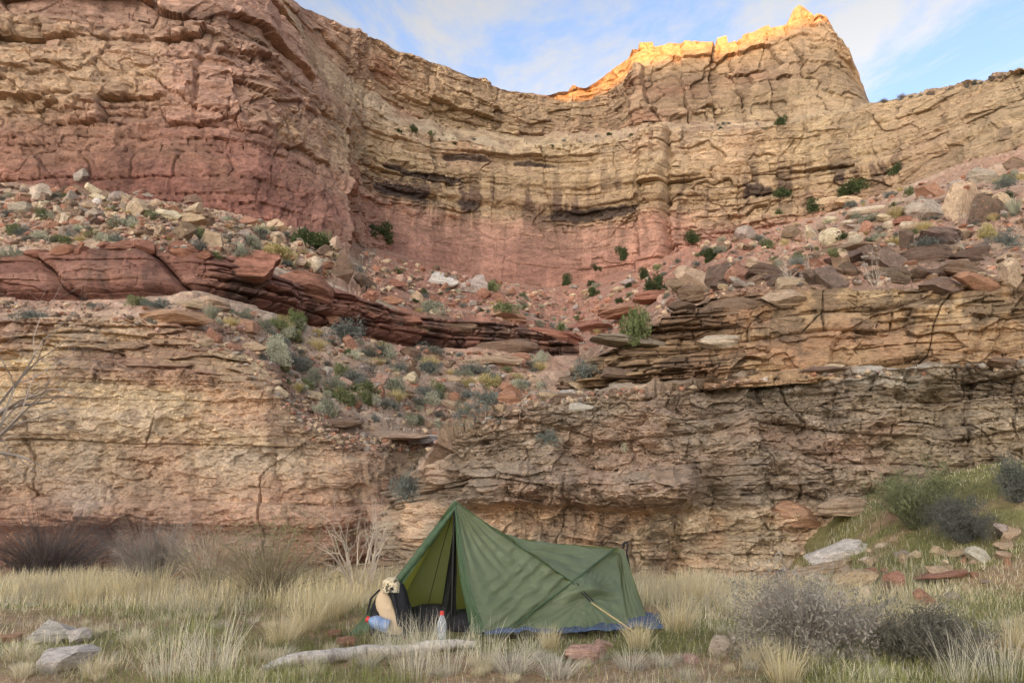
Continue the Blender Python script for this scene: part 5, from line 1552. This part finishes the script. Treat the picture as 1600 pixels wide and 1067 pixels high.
lump('duffel_bag', Vector(wpt(736, 982, 7.72)) + Vector((0, 0.15, 0)), (0.2, 0.16, 0.13), 9, M_black, 'black duffel bag inside the tent door, right of the pole', 'bag')

# pack with tan front panel
bpx = Vector(wpt(606, 995, 7.58)); bpx.z = float(ground_z(np.array(bpx.x), np.array(bpx.y)))
pack = thing('backpack', 'tan and black backpack standing at the tent door with a cap on top', 'backpack', bpx)
def box_shape(name, profile, mat, parent, nseg=28, power=3.0, noise=0.02, seed=0, off=(0, 0, 0)):
    """stack of rounded-rectangle rings: profile = [(z, cx, cy, rx, ry), ...]"""
    pr = np.array(profile, float)
    zz = np.linspace(pr[0, 0], pr[-1, 0], 24)
    I = [np.interp(zz, pr[:, 0], pr[:, k]) for k in range(1, 5)]
    a = np.linspace(0, 2 * math.pi, nseg, endpoint=False)
    ca, sa = np.cos(a), np.sin(a)
    rx = np.sign(ca) * np.abs(ca) ** (2 / power); ry = np.sign(sa) * np.abs(sa) ** (2 / power)
    V = np.stack([I[0][:, None] + I[2][:, None] * rx, I[1][:, None] + I[3][:, None] * ry, np.broadcast_to(zz[:, None], (24, nseg))], -1)
    V = V + noise * fbm(V[..., 0] * 9 + seed, V[..., 1] * 9, V[..., 2] * 9, oct=3)[..., None] * np.array([1, 1, 0.3])
    V = V + np.array(off)
    i = np.arange(24 * nseg).reshape(24, nseg)
    F = np.stack([i[:-1], np.roll(i, -1, 1)[:-1], np.roll(i, -1, 1)[1:], i[1:]], -1).reshape(-1, 4)
    V = V.reshape(-1, 3)
    return add_obj(name, mesh_np(name, V, F, mat, None, True), parent)
box_shape('body', [(0, 0.02, 0.06, 0.02, 0.02), (0.02, 0.02, 0.06, 0.20, 0.13), (0.25, 0.01, 0.07, 0.19, 0.13), (0.40, 0.02, 0.08, 0.13, 0.11), (0.47, 0.03, 0.08, 0.08, 0.08), (0.50, 0.03, 0.08, 0.01, 0.01)], M_black, pack)
box_shape('front_panel', [(0.03, 0.08, -0.02, 0.03, 0.03), (0.05, 0.08, -0.03, 0.06, 0.06), (0.16, 0.03, -0.035, 0.10, 0.065), (0.30, -0.04, -0.03, 0.085, 0.065), (0.42, -0.06, 0.0, 0.05, 0.06), (0.455, -0.05, 0.02, 0.01, 0.02)], M_tanf, pack, seed=3)
tube_obj('strap', [bpx + Vector((-0.08, -0.05, 0.44)), bpx + Vector((-0.16, -0.05, 0.36)), bpx + Vector((-0.19, -0.06, 0.22))], 0.010, M_black, pack, 6, bpx)
tube_obj('strap', [bpx + Vector((0.03, -0.06, 0.46)), bpx + Vector((0.07, -0.09, 0.33)), bpx + Vector((0.12, -0.09, 0.12))], 0.02, M_black, pack, 6, bpx)
# cap
cap = thing('cap', 'pale camouflage cap resting on top of the backpack', 'cap', bpx + Vector((0.015, 0.03, 0.44)))
m, n, l, b = nodes('camouflage_cloth')
tcd = n.new('ShaderNodeTexCoord'); nz = n.new('ShaderNodeTexNoise'); nz.inputs['Scale'].default_value = 22; nz.inputs['Detail'].default_value = 3
l.new(tcd.outputs['Object'], nz.inputs['Vector'])
rp = n.new('ShaderNodeValToRGB'); rp.color_ramp.interpolation = 'CONSTANT'
rp.color_ramp.elements[0].color = (*lin((90, 80, 62)), 1); rp.color_ramp.elements[1].position = 0.45; rp.color_ramp.elements[1].color = (*lin((206, 190, 158)), 1)
e = rp.color_ramp.elements.new(0.58); e.color = (*lin((170, 154, 122)), 1)
l.new(nz.outputs['Fac'], rp.inputs[0]); l.new(rp.outputs[0], b.inputs['Base Color']); b.inputs['Roughness'].default_value = 0.9
box_shape('crown', [(0, 0, 0, 0.088, 0.098), (0.04, 0, 0, 0.086, 0.095), (0.075, 0, 0, 0.072, 0.08), (0.098, 0, 0, 0.04, 0.045), (0.104, 0, 0, 0.002, 0.002)], m, cap, power=2.2, noise=0.012)
bu = np.linspace(-1, 1, 21); bv = np.linspace(0, 1, 8)
BX = np.stack([np.broadcast_to(0.085 * np.sin(bu * 1.45)[None], (8, 21)), -0.093 * np.cos(bu * 1.3)[None] - 0.055 * bv[:, None] * np.cos(bu * 1.5)[None], 0.012 - 0.03 * bv[:, None] - 0.02 * bu[None] ** 2 + 0 * bv[:, None]], -1)
add_obj('brim', mesh_np('brim', BX.reshape(-1, 3), grid_faces(8, 21), m, None, True), cap)

def bottle(name, label, loc, r, h, mat, capmat, tilt=0.0):
    root = thing(name, label, 'bottle', loc)
    root.rotation_euler = (0, tilt, 0)
    pr = [(0, .0), (0, .92), (.04, 1), (.3, 1), (.33, .93), (.36, 1), (.62, 1), (.78, .62), (.88, .38), (.92, .36)]
    a = np.linspace(0, 2 * math.pi, 20, endpoint=False)
    V = np.array([[r * q * math.cos(t), r * q * math.sin(t), z * h] for z, q in pr for t in a])
    i = np.arange(len(pr) * 20).reshape(len(pr), 20)
    F = np.stack([i[:-1], np.roll(i, -1, 1)[:-1], np.roll(i, -1, 1)[1:], i[1:]], -1).reshape(-1, 4)
    add_obj('bottle_body', mesh_np('bottle_body', V, F, mat, None, True), root)
    V = np.array([[r * q * math.cos(t), r * q * math.sin(t), z * h] for z, q in [(.88, .46), (1.0, .46), (1.0, 0.0)] for t in a])
    i = np.arange(60).reshape(3, 20)
    F = np.stack([i[:-1], np.roll(i, -1, 1)[:-1], np.roll(i, -1, 1)[1:], i[1:]], -1).reshape(-1, 4)
    add_obj('bottle_cap', mesh_np('bottle_cap', V, F, capmat), root)
    return root
mg, n, l, b = nodes('clear_plastic')
b.inputs['Base Color'].default_value = (0.9, 0.93, 0.95, 1); b.inputs['Roughness'].default_value = 0.12
b.inputs['Transmission Weight'].default_value = 0.75; b.inputs['IOR'].default_value = 1.2
p = Vector(wpt(690, 1004, 7.25)); p.z = float(ground_z(np.array(p.x), np.array(p.y)))
bottle('water_bottle', 'clear plastic water bottle with red cap standing at the tent door', p, 0.042, 0.27, mg, M_red)
bottle('blue_bottle', 'blue plastic bottle lying across the front of the backpack', bpx + Vector((0.03, -0.16, 0.13)), 0.06, 0.22, M_bluep, M_red, -1.25)

# driftwood logs
M_wood = rock_material('weathered_wood', 14.0, 0.6, 0.02, 0.25, attr=False)
def log(name, label, pts, rads):
    c = curve(pts, 26)
    r = np.interp(np.linspace(0, 1, 26), np.linspace(0, 1, len(rads)), rads)
    c = c + 0.012 * fbm(np.arange(26)[:, None] * 0.7 + np.array([[0, 9, 4]]), np.zeros((26, 3)), oct=2)
    d = np.gradient(c, axis=0); d /= np.linalg.norm(d, axis=1, keepdims=True)
    u = np.cross(d, [0, 0, 1.0]); u /= np.linalg.norm(u, axis=1, keepdims=True); v = np.cross(u, d)
    a = np.linspace(0, 2 * math.pi, 14, endpoint=False)
    rr = r[:, None] * (1 + 0.18 * fbm(np.broadcast_to(np.arange(26)[:, None] * 0.12, (26, 14)), np.broadcast_to(a[None] * 2.0, (26, 14)), oct=3))
    V = c[:, None] + rr[..., None] * (np.cos(a)[None, :, None] * u[:, None] + np.sin(a)[None, :, None] * v[:, None])
    i = np.arange(26 * 14).reshape(26, 14)
    F = np.stack([i[:-1], np.roll(i, -1, 1)[:-1], np.roll(i, -1, 1)[1:], i[1:]], -1).reshape(-1, 4)
    o = tag(add_obj(name, mesh_np(name, V.reshape(-1, 3), F, M_wood, None, True)), label, 'log')
    o.color = (*lin((206, 196, 182)), 1)
    return o
def gp(px, py, up=0.03):
    """ground point under a pixel"""
    q = wpt(px, py, 1.0); d = q - np.array([0, 0, CAMZ])
    t = -CAMZ / d[2]
    for _ in range(4):
        P = np.array([0, 0, CAMZ]) + d * t
        t = (float(ground_z(np.array(P[0]), np.array(P[1]))) - CAMZ) / d[2]
    P = np.array([0, 0, CAMZ]) + d * t
    return P + np.array([0, 0, up])
log('driftwood_log', 'long weathered grey driftwood log lying in front of the tent', [gp(405, 1052), gp(450, 1043, .05), gp(500, 1041, .06), gp(560, 1030, .05), gp(620, 1028, .05), gp(680, 1020, .06), gp(740, 1012, .03)], [0.02, 0.042, 0.05, 0.045, 0.05, 0.04, 0.045, 0.025])

# ------------------------------------------------------------------ grass
STRAW = np.stack([lin(c) for c in ((246,234,198),(236,218,168),(242,232,206),(228,214,178),(250,242,216),(216,202,168))])
GREEN = np.stack([lin(c) for c in ((160,164,100),(144,152,88),(178,176,120),(152,146,98))])
GREY = np.stack([lin(c) for c in ((206,196,176),(192,182,166),(220,212,194))])
def in_tent(x, y):
    a = (x > -0.3) & (x < 1.42) & (y > 7.42 + 0.25 * (x + 0.2)) & (y < 9.4)
    b = (x > -1.35) & (x <= -0.3) & (y > 7.5) & (y < 9.2)
    return a | b
def field(name, label, n, xr, yr, dens, hrange, wid, pal, lean, segs, seed, curl=0.6):
    g = np.random.default_rng(seed)
    y = yr[0] + (yr[1] - yr[0]) * g.random(n * 3) ** 1.25
    x = (g.random(n * 3) * 2 - 1) * (y * 0.72 + 0.6)
    keep = (g.random(n * 3) < dens(x, y)) & ~in_tent(x, y)
    x, y = x[keep][:n], y[keep][:n]
    n = len(x)
    hmul = 0.65 + 0.7 * sstep(-0.4, 0.5, fbm(x / 1.1 + 3, y / 1.1, oct=3))
    near = 0.36 + 0.5 * sstep(8.2, 10.0, y)
    near = near * (1 - 0.4 * sstep(2.8, 4.0, x) * sstep(7.5, 8.5, y))
    h = g.uniform(*hrange, n) * hmul * (near if hrange[1] > 0.15 else 1)
    c = pal[g.integers(len(pal), size=n)] * g.uniform(0.7, 1.15, (n, 1))
    tn = fbm(x / 0.9 + 8, y / 0.9, oct=3)[:, None]
    c = c * (1 + 0.45 * tn) * (0.8 + 0.4 * g.random((n, 1)))
    base = np.stack([x, y, ground_z(x, y) - 0.01], -1)
    V, F, C = blades(base, h, lean * g.random(n), g.uniform(0, 6.283, n), wid * (y / 7) ** 0.7 * g.uniform(0.7, 1.3, n), c * 0.8, c, segs, curl, g)
    return tag(add_obj(name, mesh_np(name, V, F, M_grass, C)), label, 'grass', kind='stuff')
def d_straw(x, y):
    n_ = fbm(x / 1.3, y / 1.3, oct=3)
    back = sstep(8.4, 9.6, y) * (1 - sstep(4.2, 6.0, x))
    right = sstep(1.3, 2.2, x) * sstep(6.6, 7.2, y) * (1 - 0.75 * sstep(9.5, 11.5, y) * sstep(3.8, 5.2, x))
    return (1 - 0.6 * (1 - sstep(7.5, 8.2, y)) * (np.abs(x - 0.2) < 1.7)) * (0.4 + 0.6 * sstep(7.4, 8.6, y)) * np.clip(0.14 + 0.9 * back + 0.35 * right + 0.7 * sstep(0.0, 0.4, n_) * 0.6, 0, 1) * (1 - 0.45 * sstep(3.2, 4.6, x) * sstep(7.5, 9, y)) * (0.15 + 0.85 * sstep(-0.2, 0.1, n_))
field('dry_grass', 'dry straw coloured grass covering the meadow', 74000, (-8, 8), (5.3, 14.5), d_straw, (0.10, 0.34), 0.0055, STRAW, 0.9, 2, 1)
def d_tall(x, y):
    return np.clip(sstep(8.8, 10, y) * (1 - sstep(4.0, 5.5, x)) * (0.12 + 1.0 * sstep(-0.1, 0.25, fbm(x / 0.6 + 5, y / 0.6, oct=3))), 0, 1)
field('tall_grass', 'taller golden grass along the back of the meadow', 24000, (-9, 6), (8.6, 12.6), d_tall, (0.16, 0.40), 0.0055, STRAW[[0, 1, 1, 3, 5]], 0.6, 3, 2)
def d_green(x, y):
    return np.clip(0.25 + 0.9 * sstep(-0.1, 0.3, fbm(x / 1.2 + 9, y / 1.0 + 2, oct=3)) + 0.8 * sstep(3, 5, x), 0, 1) * (1 - 0.55 * sstep(0.1, 0.35, fbm(x / 1.6 + 4, y / 0.9 + 1, oct=3)))
field('green_grass', 'short green grass between the dry tufts', 60000, (-8, 9), (5.3, 14.5), d_green, (0.035, 0.12), 0.0065, GREEN, 0.9, 2, 3)
def d_litter(x, y):
    return np.clip(0.5 + fbm(x, y, oct=3), 0, 1)
field('grass_litter', 'flattened dead grass and stems on the soil', 30000, (-8, 8), (5.3, 11), d_litter, (0.015, 0.05), 0.005, GREY, 5.0, 2, 4, 0.2)

# bunch grass one can tell apart
def tuft_mesh(seed, n, h, spread, wid, pal, segs=4, rbase=0.06):
    g = np.random.default_rng(seed)
    az = g.uniform(0, 6.283, n); r = rbase * np.sqrt(g.random(n))
    base = np.stack([np.cos(az) * r, np.sin(az) * r, 0 * r - 0.01], -1)
    ln = spread * g.random(n) ** 0.8
    hg = h * g.uniform(0.45, 1.05, n) / np.sqrt(1 + 0.6 * ln * ln)
    c = pal[g.integers(len(pal), size=n)] * g.uniform(0.75, 1.15, (n, 1))
    V, F, C = blades(base, hg, ln, az + g.normal(size=n) * 0.35, wid * g.uniform(0.7, 1.3, n), c * 0.75, c, segs, 0.55, g)
    return mesh_np('bunch_grass', V, F, M_grass, C)
TUFT = {
    'stalk': [tuft_mesh(i, 95, 0.60, 0.75, 0.0042, STRAW[[0, 2, 4]], 4, 0.16) for i in range(3)],
    'golden': [tuft_mesh(10 + i, 300, 0.42, 0.85, 0.0048, STRAW[[0, 1, 3, 1]], 3, 0.12) for i in range(3)],
    'low': [tuft_mesh(20 + i, 320, 0.26, 1.2, 0.006, STRAW, 3, 0.10) for i in range(3)],
    'curly': [tuft_mesh(30 + i, 260, 0.24, 1.7, 0.005, np.concatenate([STRAW[[2, 4]], GREY]), 4, 0.10) for i in range(3)],
}
nt = [0]
def tuft(px, py, kind, s=1.0, label=None, group=None, sy=None):
    P = gp(px, py, 0)
    nt[0] += 1
    o = add_obj('bunch_grass', TUFT[kind][nt[0] % 3])
    o.location = P; o.scale = (s, s, sy or s); o.rotation_euler = (0, 0, random.uniform(0, 6.28))
    if group:
        label = own_label(dict(golden='small golden tuft', low='low straw tuft', curly='small curly tuft')[kind], px, py, label)
    else:
        landmark(px, py, label)
    tag(o, label, 'grass tuft', group)
TF = [
 (330,1064,'stalk',1.05,'large fan of tall pale stalks at the bottom left centre'),
 (265,1066,'stalk',1.0,'smaller fan of pale stalks left of the large fan'),
 (600,1012,'stalk',0.6,'thin stalks right before the backpack'),
 (660,1012,'stalk',0.65,'thin stalks left of the water bottle'),
 (645,1060,'stalk',0.85,'pale stalks in front of the backpack'),
 (700,1050,'stalk',0.85,'pale stalks in front of the water bottle'),
 (755,1040,'stalk',0.75,'pale stalks before the front right tent stake'),
 (620,1030,'stalk',0.7,'short pale stalks left of the door log'),
 (830,1022,'stalk',0.55,'thin stalks before the side of the tent'),
 (860,1012,'golden',0.62,'golden tuft standing against the ground sheet'),
 (998,1012,'golden',0.75,'big golden tuft at the rear corner of the tent'),
 (800,1050,'curly',1.15,'curly pale tuft in front of the tent side'),
 (870,1058,'curly',1.0,'curly pale tuft left of the flat pinkish rock'),
 (985,1045,'curly',0.9,'curly pale tuft right of the flat pinkish rock'),
 (1225,1066,'golden',0.9,'golden tuft in front of the big grey bush'),
 (1180,1030,'low',1.0,'low straw tuft at the left foot of the big grey bush'),
 (1385,990,'golden',1.15,'golden tuft between the grey bush and the dark bush'),
 (1330,965,'golden',1.0,'golden tuft behind the big grey bush'),
 (1440,985,'golden',0.9,'golden tuft behind the low dark bush'),
 (1560,1064,'stalk',0.95,'pale stalks at the bottom right corner'),
 (1500,1066,'stalk',0.8,'pale stalks left of the bottom right corner'),
 (1405,905,'low',0.9,'spiky tuft above the brown tipped slab'),
 (1590,1010,'golden',0.9,'golden tuft at the right frame edge'),
 (1060,985,'golden',1.0,'golden tuft right of the tent in the near meadow'),
 (1090,945,'golden',1.2,'golden tuft farther right of the tent'),
 (212,1008,'low',0.8,'low green straw tuft right of the pale rocks'),
 (130,945,'golden',1.2,'golden tuft behind the pale rock pair'),
 (190,940,'golden',1.3,'second golden tuft behind the pale rock pair'),
 (240,935,'golden',1.3,'golden tuft below the grey dead bush'),
 (480,985,'golden',1.1,'golden tuft left of the tent'),
 (520,965,'golden',1.2,'golden tuft near the left tent stake'),
 (440,1010,'golden',0.9,'golden tuft above the longer log'),
 (150,1056,'low',0.8,'low tuft right of the bottom left rock'),
 (30,1030,'low',0.8,'low tuft left of the bottom left rock'),
]
for a in TF: tuft(*a)
g_ = np.random.default_rng(77)
for i in range(200):
    px, py = g_.uniform(0, 1600), 925 + 140 * g_.random() ** 1.3
    if i > 150: px, py = g_.uniform(1240, 1600), g_.uniform(830, 985)
    P = gp(px, py, 0)
    if in_tent(np.array(P[0]), np.array(P[1])) or (500 < px < 1050 and py < 1015): continue
    k = ['low', 'low', 'curly', 'curly'][g_.integers(4)]
    tuft(px, py, k, g_.uniform(0.3, 0.6), 'meadow', 'plain dry tufts of the meadow')
